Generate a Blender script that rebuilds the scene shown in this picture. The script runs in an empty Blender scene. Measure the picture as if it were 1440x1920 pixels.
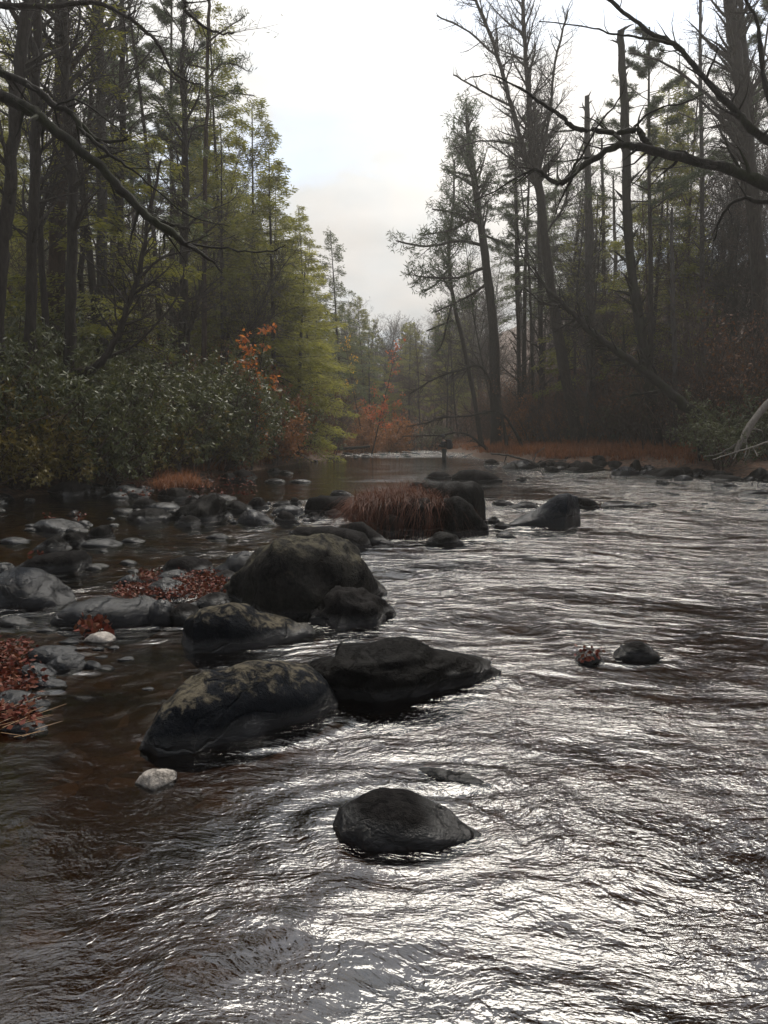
import bpy, math, random
import numpy as np
from mathutils import Vector, noise as mn

# ------------------------------------------------------------------ camera, sky, sun
scene = bpy.context.scene
C = scene.collection
F, CX, CY, HOR, CAMH = 1400.0, 720.0, 960.0, 812.0, 1.4
PITCH = math.atan((CY - HOR) / F)
cam_d = bpy.data.cameras.new("camera"); cam = bpy.data.objects.new("camera", cam_d); C.objects.link(cam)
cam.location = (0, 0, CAMH); cam.rotation_euler = (math.pi / 2 - PITCH, 0, 0)
cam_d.sensor_fit = 'VERTICAL'; cam_d.sensor_height = 36; cam_d.lens = F / 1920 * 36
cam_d.clip_start = 0.05; cam_d.clip_end = 2000
scene.camera = cam

SUN_EL, SUN_AZ = math.radians(62), math.radians(16)      # ahead of the camera, a little to the right
SD = Vector((math.sin(SUN_AZ) * math.cos(SUN_EL), math.cos(SUN_AZ) * math.cos(SUN_EL), math.sin(SUN_EL)))

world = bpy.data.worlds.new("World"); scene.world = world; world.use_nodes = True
nt = world.node_tree; nt.nodes.clear()
def N(t, typ, **kw):
    n = t.nodes.new(typ)
    for k, v in kw.items(): setattr(n, k, v)
    return n
def math_node(t, op, a, b=None, clamp=False):
    n = N(t, 'ShaderNodeMath', operation=op); n.use_clamp = clamp
    for i, v in enumerate((a, b)):
        if v is None: continue
        if isinstance(v, (int, float)): n.inputs[i].default_value = v
        else: t.links.new(v, n.inputs[i])
    return n.outputs[0]
def mixcol(t, f, a, b, blend='MIX'):
    n = N(t, 'ShaderNodeMix', data_type='RGBA', blend_type=blend)
    for i, v in ((0, f), (6, a), (7, b)):
        if isinstance(v, (int, float)): n.inputs[i].default_value = v
        elif isinstance(v, tuple): n.inputs[i].default_value = (*v, 1) if len(v) == 3 else v
        else: t.links.new(v, n.inputs[i])
    return n.outputs[2]
def ramp(t, fac, stops):
    n = N(t, 'ShaderNodeValToRGB'); el = n.color_ramp.elements
    while len(el) < len(stops): el.new(0.5)
    for e, (p, c) in zip(el, stops):
        e.position = p; e.color = (*c, 1) if isinstance(c, tuple) else (c, c, c, 1)
    t.links.new(fac, n.inputs[0]); return n.outputs[0]
def noise_tex(t, vec, scale, detail=4, rough=0.55, dist=0.0, typ='FBM'):
    n = N(t, 'ShaderNodeTexNoise'); n.inputs['Scale'].default_value = scale
    n.inputs['Detail'].default_value = detail; n.inputs['Roughness'].default_value = rough
    n.inputs['Distortion'].default_value = dist
    t.links.new(vec, n.inputs['Vector']); return n.outputs['Fac']
def mapping(t, vec, scale=(1, 1, 1), rot=(0, 0, 0), loc=(0, 0, 0)):
    n = N(t, 'ShaderNodeMapping'); n.inputs['Scale'].default_value = scale
    n.inputs['Rotation'].default_value = rot; n.inputs['Location'].default_value = loc
    t.links.new(vec, n.inputs['Vector']); return n.outputs[0]

sky = N(nt, 'ShaderNodeTexSky', sky_type='NISHITA'); sky.sun_disc = False
sky.sun_elevation = SUN_EL; sky.sun_rotation = SUN_AZ
sky.air_density = 1.0; sky.dust_density = 2.5
tc = N(nt, 'ShaderNodeTexCoord')
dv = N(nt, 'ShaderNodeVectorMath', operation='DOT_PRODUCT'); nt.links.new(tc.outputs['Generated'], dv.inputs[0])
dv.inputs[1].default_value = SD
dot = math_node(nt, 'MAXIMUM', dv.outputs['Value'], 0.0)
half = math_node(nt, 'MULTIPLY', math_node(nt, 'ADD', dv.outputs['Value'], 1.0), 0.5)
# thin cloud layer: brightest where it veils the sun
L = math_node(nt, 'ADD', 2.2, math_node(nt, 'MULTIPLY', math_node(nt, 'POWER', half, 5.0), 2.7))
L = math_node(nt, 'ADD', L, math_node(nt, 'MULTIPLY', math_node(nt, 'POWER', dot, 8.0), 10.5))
cv = mapping(nt, tc.outputs['Generated'], scale=(1.0, 1.0, 2.2), loc=(3.1, 0.4, 1.3))
cn = noise_tex(nt, cv, 2.7, 7, 0.55, 0.3)
cn2 = noise_tex(nt, cv, 4.5, 5, 0.55, 0.3)
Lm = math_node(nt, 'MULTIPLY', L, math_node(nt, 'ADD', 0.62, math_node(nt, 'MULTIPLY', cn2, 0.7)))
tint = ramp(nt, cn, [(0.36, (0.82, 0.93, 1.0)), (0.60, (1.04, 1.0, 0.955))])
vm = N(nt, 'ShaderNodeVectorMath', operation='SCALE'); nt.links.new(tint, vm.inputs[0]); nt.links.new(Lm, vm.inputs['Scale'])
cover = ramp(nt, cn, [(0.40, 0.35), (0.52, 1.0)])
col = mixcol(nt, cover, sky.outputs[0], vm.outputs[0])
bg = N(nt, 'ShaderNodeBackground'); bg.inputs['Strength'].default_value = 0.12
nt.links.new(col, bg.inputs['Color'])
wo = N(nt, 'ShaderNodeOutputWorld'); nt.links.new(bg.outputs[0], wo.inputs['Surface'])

sun_d = bpy.data.lights.new("sun", 'SUN'); sun = bpy.data.objects.new("sun", sun_d); C.objects.link(sun)
sun_d.energy = 2.2; sun_d.angle = math.radians(36); sun_d.color = (1.0, 0.93, 0.82)
sun.rotation_euler = SD.to_track_quat('Z', 'Y').to_euler()

scene.view_settings.view_transform = 'Standard'; scene.view_settings.look = 'None'
scene.view_settings.exposure = 1.0; scene.view_settings.gamma = 1.0
try:
    scene.cycles.use_denoising = True
    scene.cycles.max_bounces = 5; scene.cycles.diffuse_bounces = 3; scene.cycles.glossy_bounces = 2
    scene.cycles.transparent_max_bounces = 6; scene.cycles.volume_bounces = 0
    scene.cycles.transmission_bounces = 2
    scene.cycles.sample_clamp_indirect = 4.0
except Exception: pass

rnd = random.Random(7)
RG = np.random.default_rng(11)
V = Vector

# ------------------------------------------------------------------ pixel helpers (photograph 1440x1920)
cp, sp = math.cos(PITCH), math.sin(PITCH)
def ray(px, py):
    a, b = (px - CX) / F, (CY - py) / F
    return V((a, cp + b * sp, -sp + b * cp))
def ground(px, py, z=0.0):
    r = ray(px, py); t = (z - CAMH) / r.z
    return V((r.x * t, r.y * t, z))
def at(px, py, Y):
    r = ray(px, py); t = Y / r.y
    return V((r.x * t, Y, CAMH + r.z * t))
def pixel(p):
    x, y, z = p[0], p[1], p[2] - CAMH
    dep = y * cp - z * sp; up = y * sp + z * cp
    return (CX + F * x / dep, CY - F * up / dep)

# ------------------------------------------------------------------ numpy value noise
_perm = RG.random((256, 256))
def vnoise(x, y):
    xi = np.floor(x).astype(int); yi = np.floor(y).astype(int); fx = x - xi; fy = y - yi
    fx = fx * fx * (3 - 2 * fx); fy = fy * fy * (3 - 2 * fy)
    g = lambda a, b: _perm[a & 255, b & 255]
    return ((g(xi, yi) * (1 - fx) + g(xi + 1, yi) * fx) * (1 - fy) + (g(xi, yi + 1) * (1 - fx) + g(xi + 1, yi + 1) * fx) * fy) - 0.5
def fnoise(x, y, o=4):
    s = 0; a = 1.0
    for k in range(o):
        s = s + a * vnoise(x * 2 ** k + 17.3 * k, y * 2 ** k + 5.1 * k); a *= 0.5
    return s
def sstep(a, b, x):
    t = np.clip((x - a) / (b - a), 0, 1); return t * t * (3 - 2 * t)

YL = [-20, 0, 8, 13, 16, 19, 23, 28, 35, 42, 52, 60, 70, 90, 200]
XL = [-9, -8.6, -8.6, -8.7, -8.3, -7.2, -6.0, -5.0, -4.2, -3.0, -2.8, -3.4, -6, -13, -40]
XR = [15, 14, 13.6, 13.2, 12.6, 11.9, 11.2, 9.6, 6.4, 5.6, 5.6, 4.6, 2.0, -5, -12]
def bankL(y): return np.interp(y, YL, XL)
def bankR(y): return np.interp(y, YL, XR)
def height(x, y):
    x = np.asarray(x, float); y = np.asarray(y, float)
    dl = bankL(y) - x; dr = x - bankR(y); d = np.maximum(dl, dr)
    inn = -0.30 - 0.22 * sstep(0, 4, -d) + 0.10 * fnoise(x * 0.7, y * 0.7) + 0.05 * fnoise(x * 3, y * 3, 3)
    edge = sstep(-1.2, 0.9, d)
    slope = np.where(dl > dr, 0.14, 0.11)
    far = np.where(dl > dr, np.maximum(dl - 8, 0) * 0.12, np.maximum(dr - 9, 0) * 0.34)
    out = 0.30 + slope * np.clip(d, 0, 60) + np.minimum(far, 16) + 0.25 * fnoise(x * 0.25, y * 0.25) + 0.07 * fnoise(x * 1.7, y * 1.7)
    out = out + np.clip(y - 66, 0, 25) * 0.03 + np.clip(y - 90, 0, 100) * 0.10
    return inn * (1 - edge) + out * edge
def gz(x, y): return float(height(x, y))

# ------------------------------------------------------------------ mesh collector
class MB:
    def __init__(s): s.v = []; s.q = []; s.t = []; s.n = 0; s.lines = {}
    def add(s, verts, quads=None, tris=None):
        verts = np.asarray(verts, float).reshape(-1, 3)
        if quads is not None and len(quads): s.q.append(np.asarray(quads, int) + s.n)
        if tris is not None and len(tris): s.t.append(np.asarray(tris, int) + s.n)
        s.v.append(verts); s.n += len(verts)
    def tube(s, pts, radii, sides=5):
        pts = np.asarray(pts, float); s.lines.setdefault((len(pts), sides), []).append((pts, np.asarray(radii, float)))
    def flush(s):
        for (n, k), L in s.lines.items():
            P = np.array([a for a, _ in L]); R = np.array([b for _, b in L]); M = len(L)
            T = np.empty_like(P); T[:, 1:-1] = P[:, 2:] - P[:, :-2]; T[:, 0] = P[:, 1] - P[:, 0]; T[:, -1] = P[:, -1] - P[:, -2]
            T /= np.linalg.norm(T, axis=2, keepdims=True) + 1e-9
            ref = np.where(np.abs(T[:, :1, 2:3]) > 0.8, np.array([1.0, 0, 0]), np.array([0, 0, 1.0]))
            ref = np.broadcast_to(ref, P.shape)
            A = np.cross(T, ref); A /= np.linalg.norm(A, axis=2, keepdims=True) + 1e-9; B = np.cross(T, A)
            ang = np.arange(k) * 2 * np.pi / k
            ring = P[:, :, None] + R[:, :, None, None] * (A[:, :, None] * np.cos(ang)[None, None, :, None] + B[:, :, None] * np.sin(ang)[None, None, :, None])
            base = np.arange(M)[:, None, None] * n * k; i = np.arange(n - 1)[None, :, None] * k; j = np.arange(k)[None, None, :]; j2 = (j + 1) % k
            q = np.stack([base + i + j, base + i + j2, base + i + k + j2, base + i + k + j], -1).reshape(-1, 4)
            s.add(ring.reshape(-1, 3), q)
        s.lines = {}
    def leaves(s, P, D, L, W, rg=RG, fold=0.0):
        """diamond blades starting at P along D"""
        P = np.asarray(P, float); D = np.asarray(D, float); D = D / (np.linalg.norm(D, axis=1, keepdims=True) + 1e-9)
        L = np.broadcast_to(np.asarray(L, float), (len(P),))[:, None]; W = np.broadcast_to(np.asarray(W, float), (len(P),))[:, None]
        r = rg.normal(size=P.shape); S = np.cross(D, r); S /= np.linalg.norm(S, axis=1, keepdims=True) + 1e-9
        m = P + D * L * 0.5
        if fold: m = m + np.array([0, 0, 1.0]) * L * fold
        vs = np.stack([P, m - S * W / 2, P + D * L, m + S * W / 2], 1).reshape(-1, 3)
        s.add(vs, np.arange(len(P) * 4).reshape(-1, 4))
    def build(s, name, mat, parent=None, smooth=False, link=True):
        s.flush()
        me = bpy.data.meshes.new(name)
        if s.v:
            v = np.concatenate(s.v); q = np.concatenate(s.q) if s.q else np.zeros((0, 4), int); t = np.concatenate(s.t) if s.t else np.zeros((0, 3), int)
            me.vertices.add(len(v)); me.vertices.foreach_set('co', v.astype(np.float32).ravel())
            loops = np.concatenate([q.ravel(), t.ravel()]); me.loops.add(len(loops)); me.loops.foreach_set('vertex_index', loops.astype(np.int32))
            tot = np.concatenate([np.full(len(q), 4), np.full(len(t), 3)]); st = np.concatenate([[0], np.cumsum(tot)[:-1]]) if len(tot) else tot
            me.polygons.add(len(tot)); me.polygons.foreach_set('loop_start', st.astype(np.int32)); me.polygons.foreach_set('loop_total', tot.astype(np.int32))
            me.polygons.foreach_set('use_smooth', np.full(len(tot), smooth))
            me.update(calc_edges=True); me.validate()
        me.materials.append(mat)
        o = bpy.data.objects.new(name, me)
        C.objects.link(o)
        if parent: o.parent = parent
        return o
def tag(o, label=None, cat=None, group=None, kind=None):
    for k, v in (('label', label), ('category', cat), ('group', group), ('kind', kind)):
        if v: o[k] = v
    return o
def empty(name, loc=(0, 0, 0), rz=0.0, scale=1.0):
    o = bpy.data.objects.new(name, None); C.objects.link(o); o.location = loc; o.rotation_euler = (0, 0, rz); o.scale = (scale,) * 3 if isinstance(scale, (int, float)) else scale
    o.empty_display_size = 0.3; return o
def kids(o): return [c for c in bpy.data.objects if c.parent == o]
def copy_tree(o, ch=None):
    c = o.copy(); C.objects.link(c)
    for k in (ch if ch is not None else kids(o)):
        d = k.copy(); C.objects.link(d); d.parent = c
    return c

# ------------------------------------------------------------------ materials
def new_mat(name):
    m = bpy.data.materials.new(name); m.use_nodes = True; t = m.node_tree; t.nodes.clear()
    out = N(t, 'ShaderNodeOutputMaterial'); return m, t, out
def principled(t, out, col, rough=0.8, spec=0.5, bump=None, bstr=0.3, bdist=0.02):
    p = N(t, 'ShaderNodeBsdfPrincipled')
    if isinstance(col, tuple): p.inputs['Base Color'].default_value = (*col, 1)
    else: t.links.new(col, p.inputs['Base Color'])
    if isinstance(rough, (int, float)): p.inputs['Roughness'].default_value = rough
    else: t.links.new(rough, p.inputs['Roughness'])
    if isinstance(spec, (int, float)): p.inputs['Specular IOR Level'].default_value = spec
    else: t.links.new(spec, p.inputs['Specular IOR Level'])
    if bump is not None:
        b = N(t, 'ShaderNodeBump'); b.inputs['Strength'].default_value = bstr; b.inputs['Distance'].default_value = bdist
        t.links.new(bump, b.inputs['Height']); t.links.new(b.outputs[0], p.inputs['Normal'])
    if out: t.links.new(p.outputs[0], out.inputs['Surface'])
    return p
def bark_mat(name, c1, c2, moss=None, scale=6.0):
    m, t, out = new_mat(name); tcn = N(t, 'ShaderNodeTexCoord')
    v = mapping(t, tcn.outputs['Object'], scale=(scale, scale, scale * 0.22))
    n1 = noise_tex(t, v, 3.0, 6, 0.65, 0.4)
    col = ramp(t, n1, [(0.3, c1), (0.7, c2)])
    if moss:
        n2 = noise_tex(t, tcn.outputs['Object'], 2.2, 3, 0.6)
        col = mixcol(t, ramp(t, n2, [(0.48, 0.0), (0.62, 0.75)]), col, moss)
    principled(t, out, col, 0.9, 0.2, n1, 0.8, 0.04)
    return m
def leaf_mat(name, c1, c2, trans=0.4, rough=0.55, spec=0.3, tcol=None, c3=None):
    m, t, out = new_mat(name); oi = N(t, 'ShaderNodeObjectInfo'); g = N(t, 'ShaderNodeNewGeometry')
    f = math_node(t, 'FRACT', math_node(t, 'ADD', math_node(t, 'MULTIPLY', g.outputs['Random Per Island'], 0.8), math_node(t, 'MULTIPLY', oi.outputs['Random'], 0.3)))
    col = ramp(t, f, [(0.0, c1), (1.0, c2)] if c3 is None else [(0.0, c1), (0.45, c2), (0.8, c3), (1.0, c1)])
    p = principled(t, None, col, rough, spec)
    tr = N(t, 'ShaderNodeBsdfTranslucent')
    if tcol: tr.inputs['Color'].default_value = (*tcol, 1)
    else:
        t.links.new(mixcol(t, 1.0, col, (1.5, 1.4, 0.8), 'MULTIPLY'), tr.inputs['Color'])
    mx = N(t, 'ShaderNodeMixShader'); mx.inputs[0].default_value = trans
    t.links.new(p.outputs[0], mx.inputs[1]); t.links.new(tr.outputs[0], mx.inputs[2]); t.links.new(mx.outputs[0], out.inputs['Surface'])
    return m
M = {}
M['bark'] = bark_mat('grey_brown_bark', (0.010, 0.008, 0.007), (0.038, 0.031, 0.026))
M['bark_pale'] = bark_mat('pale_grey_bark', (0.028, 0.026, 0.024), (0.085, 0.077, 0.07))
M['bark_moss'] = bark_mat('mossy_dark_bark', (0.006, 0.005, 0.004), (0.022, 0.019, 0.016), (0.015, 0.018, 0.006))
M['bark_red'] = bark_mat('reddish_pine_bark', (0.016, 0.010, 0.008), (0.06, 0.038, 0.028))
M['drift'] = bark_mat('bleached_wood', (0.09, 0.08, 0.07), (0.22, 0.20, 0.175))
M['twig'] = bark_mat('brown_twigs', (0.03, 0.021, 0.017), (0.075, 0.05, 0.04))
M['hemlock'] = leaf_mat('hemlock_needles', (0.075, 0.09, 0.018), (0.17, 0.17, 0.035), 0.5)
M['hemlock_bright'] = leaf_mat('yellow_green_needles', (0.13, 0.14, 0.035), (0.22, 0.22, 0.06), 0.55)
M['pine'] = leaf_mat('pine_needles', (0.018, 0.036, 0.014), (0.045, 0.07, 0.024), 0.3)
M['pine_soft'] = leaf_mat('soft_pine_needles', (0.04, 0.06, 0.028), (0.085, 0.105, 0.045), 0.35)
M['rhodo'] = leaf_mat('rhododendron_leaves', (0.022, 0.033, 0.013), (0.085, 0.092, 0.032), 0.25, 0.48, 0.5)
M['olive'] = leaf_mat('olive_leaves', (0.06, 0.06, 0.016), (0.15, 0.11, 0.028), 0.35, 0.4, 0.4)
M['orange'] = leaf_mat('orange_leaves', (0.26, 0.08, 0.025), (0.42, 0.16, 0.05), 0.5)
M['red'] = leaf_mat('red_leaves', (0.22, 0.05, 0.03), (0.36, 0.11, 0.055), 0.5)
M['rust'] = leaf_mat('rust_leaves', (0.11, 0.045, 0.022), (0.25, 0.11, 0.048), 0.4)
M['yellow'] = leaf_mat('yellow_leaves', (0.38, 0.20, 0.03), (0.5, 0.32, 0.05), 0.5)
M['brown_leaf'] = leaf_mat('brown_leaves', (0.055, 0.024, 0.014), (0.13, 0.06, 0.03), 0.35)
M['litter'] = leaf_mat('red_leaf_litter', (0.018, 0.008, 0.005), (0.085, 0.016, 0.010), 0.1, 0.6, 0.15, None, (0.10, 0.038, 0.02))
M['straw'] = leaf_mat('straw_blades', (0.18, 0.10, 0.05), (0.34, 0.22, 0.12), 0.2, 0.5)
M['grass'] = leaf_mat('russet_grass', (0.07, 0.026, 0.013), (0.22, 0.085, 0.036), 0.3, 0.6)
M['grass_dark'] = leaf_mat('dark_russet_grass', (0.03, 0.011, 0.007), (0.12, 0.042, 0.022), 0.2, 0.55, 0.15)

def rock_mat(name, c1, c2, lichen=0.0, lc=(0.26, 0.24, 0.18), wet=0.09, rdry=0.75):
    m, t, out = new_mat(name); tcn = N(t, 'ShaderNodeTexCoord'); g = N(t, 'ShaderNodeNewGeometry'); oi = N(t, 'ShaderNodeObjectInfo')
    off = N(t, 'ShaderNodeVectorMath', operation='ADD'); t.links.new(g.outputs['Position'], off.inputs[0])
    n1 = noise_tex(t, off.outputs[0], 3.5, 8, 0.62, 0.3); n2 = noise_tex(t, off.outputs[0], 34.0, 5, 0.65)
    n3 = noise_tex(t, off.outputs[0], 150.0, 2, 0.6)
    col = ramp(t, n1, [(0.32, c1), (0.68, c2)])
    col = mixcol(t, ramp(t, n2, [(0.4, 0.0), (0.75, 0.6)]), col, tuple(min(1, a * 1.9) for a in c2))
    val = N(t, 'ShaderNodeHueSaturation'); t.links.new(col, val.inputs['Color'])
    t.links.new(math_node(t, 'ADD', 0.75, math_node(t, 'MULTIPLY', oi.outputs['Random'], 0.6)), val.inputs['Value']); col = val.outputs[0]
    if lichen:
        sx = N(t, 'ShaderNodeSeparateXYZ'); t.links.new(g.outputs['Normal'], sx.inputs[0])
        vor = noise_tex(t, off.outputs[0], 11.0, 5, 0.7, 0.8)
        # lichen crusts live on the dry upper faces
        up = ramp(t, sx.outputs['Z'], [(0.35, 0.0), (0.95, 0.22)])
        lm = ramp(t, math_node(t, 'ADD', vor, up), [(0.67 - lichen * 0.1, 0.0), (0.80 - lichen * 0.1, 0.8)])
        col = mixcol(t, lm, col, mixcol(t, n2, lc, tuple(a * 0.45 for a in lc)))
    sz = N(t, 'ShaderNodeSeparateXYZ'); t.links.new(g.outputs['Position'], sz.inputs[0])
    wz = math_node(t, 'ADD', sz.outputs['Z'], math_node(t, 'MULTIPLY', math_node(t, 'SUBTRACT', n1, 0.5), wet * 1.2))
    wm = ramp(t, math_node(t, 'DIVIDE', wz, max(wet, 0.01)), [(0.55, 1.0), (1.0, 0.0)])
    col = mixcol(t, math_node(t, 'MULTIPLY', wm, 0.6), col, (0.006, 0.006, 0.006))
    rough = math_node(t, 'SUBTRACT', rdry, math_node(t, 'MULTIPLY', wm, rdry - 0.22))
    h = math_node(t, 'ADD', math_node(t, 'MULTIPLY', n1, 1.2), math_node(t, 'ADD', math_node(t, 'MULTIPLY', n2, 0.35), math_node(t, 'MULTIPLY', n3, 0.12)))
    cr = N(t, 'ShaderNodeTexVoronoi', feature='DISTANCE_TO_EDGE'); cr.inputs['Scale'].default_value = 2.6
    wp = N(t, 'ShaderNodeVectorMath', operation='ADD'); t.links.new(mapping(t, g.outputs['Position'], scale=(1, 1, 1.8), rot=(0.3, 0.5, 0.2)), wp.inputs[0]); t.links.new(n1, wp.inputs[1]); t.links.new(wp.outputs[0], cr.inputs['Vector'])
    crk = ramp(t, cr.outputs['Distance'], [(0.0, 0.0), (0.035, 1.0)])
    h = math_node(t, 'ADD', h, math_node(t, 'MULTIPLY', crk, 0.35))
    principled(t, out, col, rough, math_node(t, 'ADD', 0.03, math_node(t, 'MULTIPLY', wm, 0.34)), h, 0.85, 0.045)
    return m
M['rock'] = rock_mat('dark_river_rock', (0.003, 0.003, 0.0035), (0.011, 0.010, 0.0095))
M['rock_smooth'] = rock_mat('wet_blue_grey_rock', (0.004, 0.005, 0.007), (0.012, 0.014, 0.018), 0, wet=0.3, rdry=0.42)
M['rock_lichen'] = rock_mat('lichened_rock', (0.003, 0.004, 0.006), (0.009, 0.010, 0.012), 0.30, (0.11, 0.095, 0.068))
M['rock_granite'] = rock_mat('mottled_granite', (0.003, 0.003, 0.004), (0.016, 0.015, 0.013), 0.55, (0.08, 0.072, 0.05))
M['rock_pale'] = rock_mat('pale_rock', (0.09, 0.08, 0.07), (0.24, 0.22, 0.20), wet=0.01)
M['rock_black'] = rock_mat('black_slate', (0.002, 0.002, 0.0022), (0.006, 0.0055, 0.005), rdry=0.5)

# ground: leaf litter on the banks, brown silt and cobbles in the bed
m, t, out = new_mat('bank_soil_and_river_bed'); g = N(t, 'ShaderNodeNewGeometry'); P = g.outputs['Position']
n1 = noise_tex(t, P, 0.9, 7, 0.6, 0.3); n2 = noise_tex(t, P, 9.0, 6, 0.7); sz = N(t, 'ShaderNodeSeparateXYZ'); t.links.new(P, sz.inputs[0])
vo = N(t, 'ShaderNodeTexVoronoi'); vo.inputs['Scale'].default_value = 7.0; t.links.new(mapping(t, P, scale=(1, 0.8, 1)), vo.inputs['Vector'])
bed = mixcol(t, n1, (0.045, 0.028, 0.015), (0.16, 0.085, 0.038))
sv = N(t, 'ShaderNodeSeparateColor'); t.links.new(vo.outputs['Color'], sv.inputs[0])
bed = mixcol(t, 0.55, bed, ramp(t, sv.outputs[0], [(0.0, (0.02, 0.016, 0.012)), (0.6, (0.07, 0.045, 0.025)), (1.0, (0.20, 0.14, 0.09))]))
bank = mixcol(t, ramp(t, n2, [(0.4, 0.0), (0.6, 1.0)]), (0.030, 0.020, 0.014), (0.10, 0.05, 0.028))
colg = mixcol(t, ramp(t, sz.outputs['Z'], [(0.0, 0.0), (0.06, 1.0)]), bed, bank)
principled(t, out, colg, 0.85, 0.3, math_node(t, 'ADD', n2, math_node(t, 'MULTIPLY', vo.outputs['Distance'], -1.2)), 0.8, 0.06)
M['ground'] = m

# ------------------------------------------------------------------ ground sheet
def grid_mesh(name, xs_fn, ys, nx, hfn, mat, smooth=True):
    Y = np.repeat(np.asarray(ys)[:, None], nx, 1); X = np.array([xs_fn(y) for y in ys])
    Z = hfn(X, Y); ny = len(ys)
    i = np.arange(ny - 1)[:, None] * nx; j = np.arange(nx - 1)[None, :]
    q = np.stack([i + j, i + j + 1, i + nx + j + 1, i + nx + j], -1).reshape(-1, 4)
    b = MB(); b.add(np.stack([X, Y, Z], -1), q)
    return b.build(name, mat, smooth=smooth), X, Y
ys = np.concatenate([np.linspace(-14, 0.8, 30), np.geomspace(0.9, 190, 330)])
u = np.linspace(-1, 1, 301); uu = np.sign(u) * np.abs(u) ** 1.7
g_o, _, _ = grid_mesh('ground', lambda y: uu * 95.0, ys, 301, height, M['ground'])
tag(g_o, kind='structure')

# ------------------------------------------------------------------ water
# stones that part the current: (x, y, r) filled in from the rock table below
WAKES = []
def water_mat():
    m, t, out = new_mat('river_water'); g = N(t, 'ShaderNodeNewGeometry'); P = g.outputs['Position']
    at_ = N(t, 'ShaderNodeAttribute'); at_.attribute_name = 'chop'; chop = at_.outputs['Fac']
    warp = noise_tex(t, P, 0.55, 3, 0.5)
    sh = N(t, 'ShaderNodeVectorMath', operation='ADD'); t.links.new(P, sh.inputs[0])
    wv = N(t, 'ShaderNodeCombineXYZ'); t.links.new(math_node(t, 'MULTIPLY', warp, 1.2), wv.inputs[1]); t.links.new(math_node(t, 'MULTIPLY', warp, -0.8), wv.inputs[0])
    t.links.new(wv.outputs[0], sh.inputs[1]); Q = sh.outputs[0]
    a = noise_tex(t, mapping(t, Q, scale=(0.5, 1.0, 1), rot=(0, 0, 0.15)), 6.0, 5, 0.5, 0.6)
    b = noise_tex(t, mapping(t, Q, scale=(0.5, 1.0, 1), rot=(0, 0, -0.2)), 22.0, 3, 0.5, 0.9)
    c = noise_tex(t, mapping(t, Q, scale=(0.55, 1.0, 1), rot=(0, 0, 0.35)), 62.0, 2, 0.5, 0.8)
    e = noise_tex(t, mapping(t, Q, scale=(0.38, 1.0, 1), rot=(0, 0, 0.05)), 2.3, 3, 0.55, 0.4)
    sy = N(t, 'ShaderNodeSeparateXYZ'); t.links.new(P, sy.inputs[0])
    def zone(y0, y1, v0, v1):      # the shallow tail of the riffle is finely rippled, the deeper run upstream carries longer waves
        mr = N(t, 'ShaderNodeMapRange'); mr.inputs[1].default_value = y0; mr.inputs[2].default_value = y1; mr.inputs[3].default_value = v0; mr.inputs[4].default_value = v1
        t.links.new(sy.outputs['Y'], mr.inputs[0]); return mr.outputs[0]
    h = math_node(t, 'ADD', math_node(t, 'MULTIPLY', a, zone(3, 8, 0.017, 0.078)), math_node(t, 'ADD', math_node(t, 'MULTIPLY', b, zone(4, 10, 0.0095, 0.020)), math_node(t, 'MULTIPLY', c, zone(3, 7, 0.0052, 0.0020))))
    h = math_node(t, 'ADD', h, math_node(t, 'MULTIPLY', e, zone(5, 14, 0.006, 0.055)))
    slick = noise_tex(t, mapping(t, Q, scale=(0.45, 0.8, 1), rot=(0, 0, 0.5)), 1.1, 4, 0.6, 0.8)
    h = math_node(t, 'MULTIPLY', h, ramp(t, slick, [(0.36, 0.50), (0.50, 0.85), (0.64, 1.30)]))
    h = math_node(t, 'MULTIPLY', h, chop)
    bp = N(t, 'ShaderNodeBump'); bp.inputs['Strength'].default_value = 1.0; bp.inputs['Distance'].default_value = 1.0
    t.links.new(h, bp.inputs['Height'])
    gl = N(t, 'ShaderNodeBsdfGlossy'); gl.inputs['Roughness'].default_value = 0.04; t.links.new(bp.outputs[0], gl.inputs['Normal'])
    tr = N(t, 'ShaderNodeBsdfTransparent'); tr.inputs['Color'].default_value = (0.42, 0.32, 0.20, 1)
    fr = N(t, 'ShaderNodeFresnel'); fr.inputs['IOR'].default_value = 1.9; t.links.new(bp.outputs[0], fr.inputs['Normal'])
    mx = N(t, 'ShaderNodeMixShader'); t.links.new(fr.outputs[0], mx.inputs[0]); t.links.new(tr.outputs[0], mx.inputs[1]); t.links.new(gl.outputs[0], mx.inputs[2])
    t.links.new(mx.outputs[0], out.inputs['Surface']); return m
M['water'] = water_mat()

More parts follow.
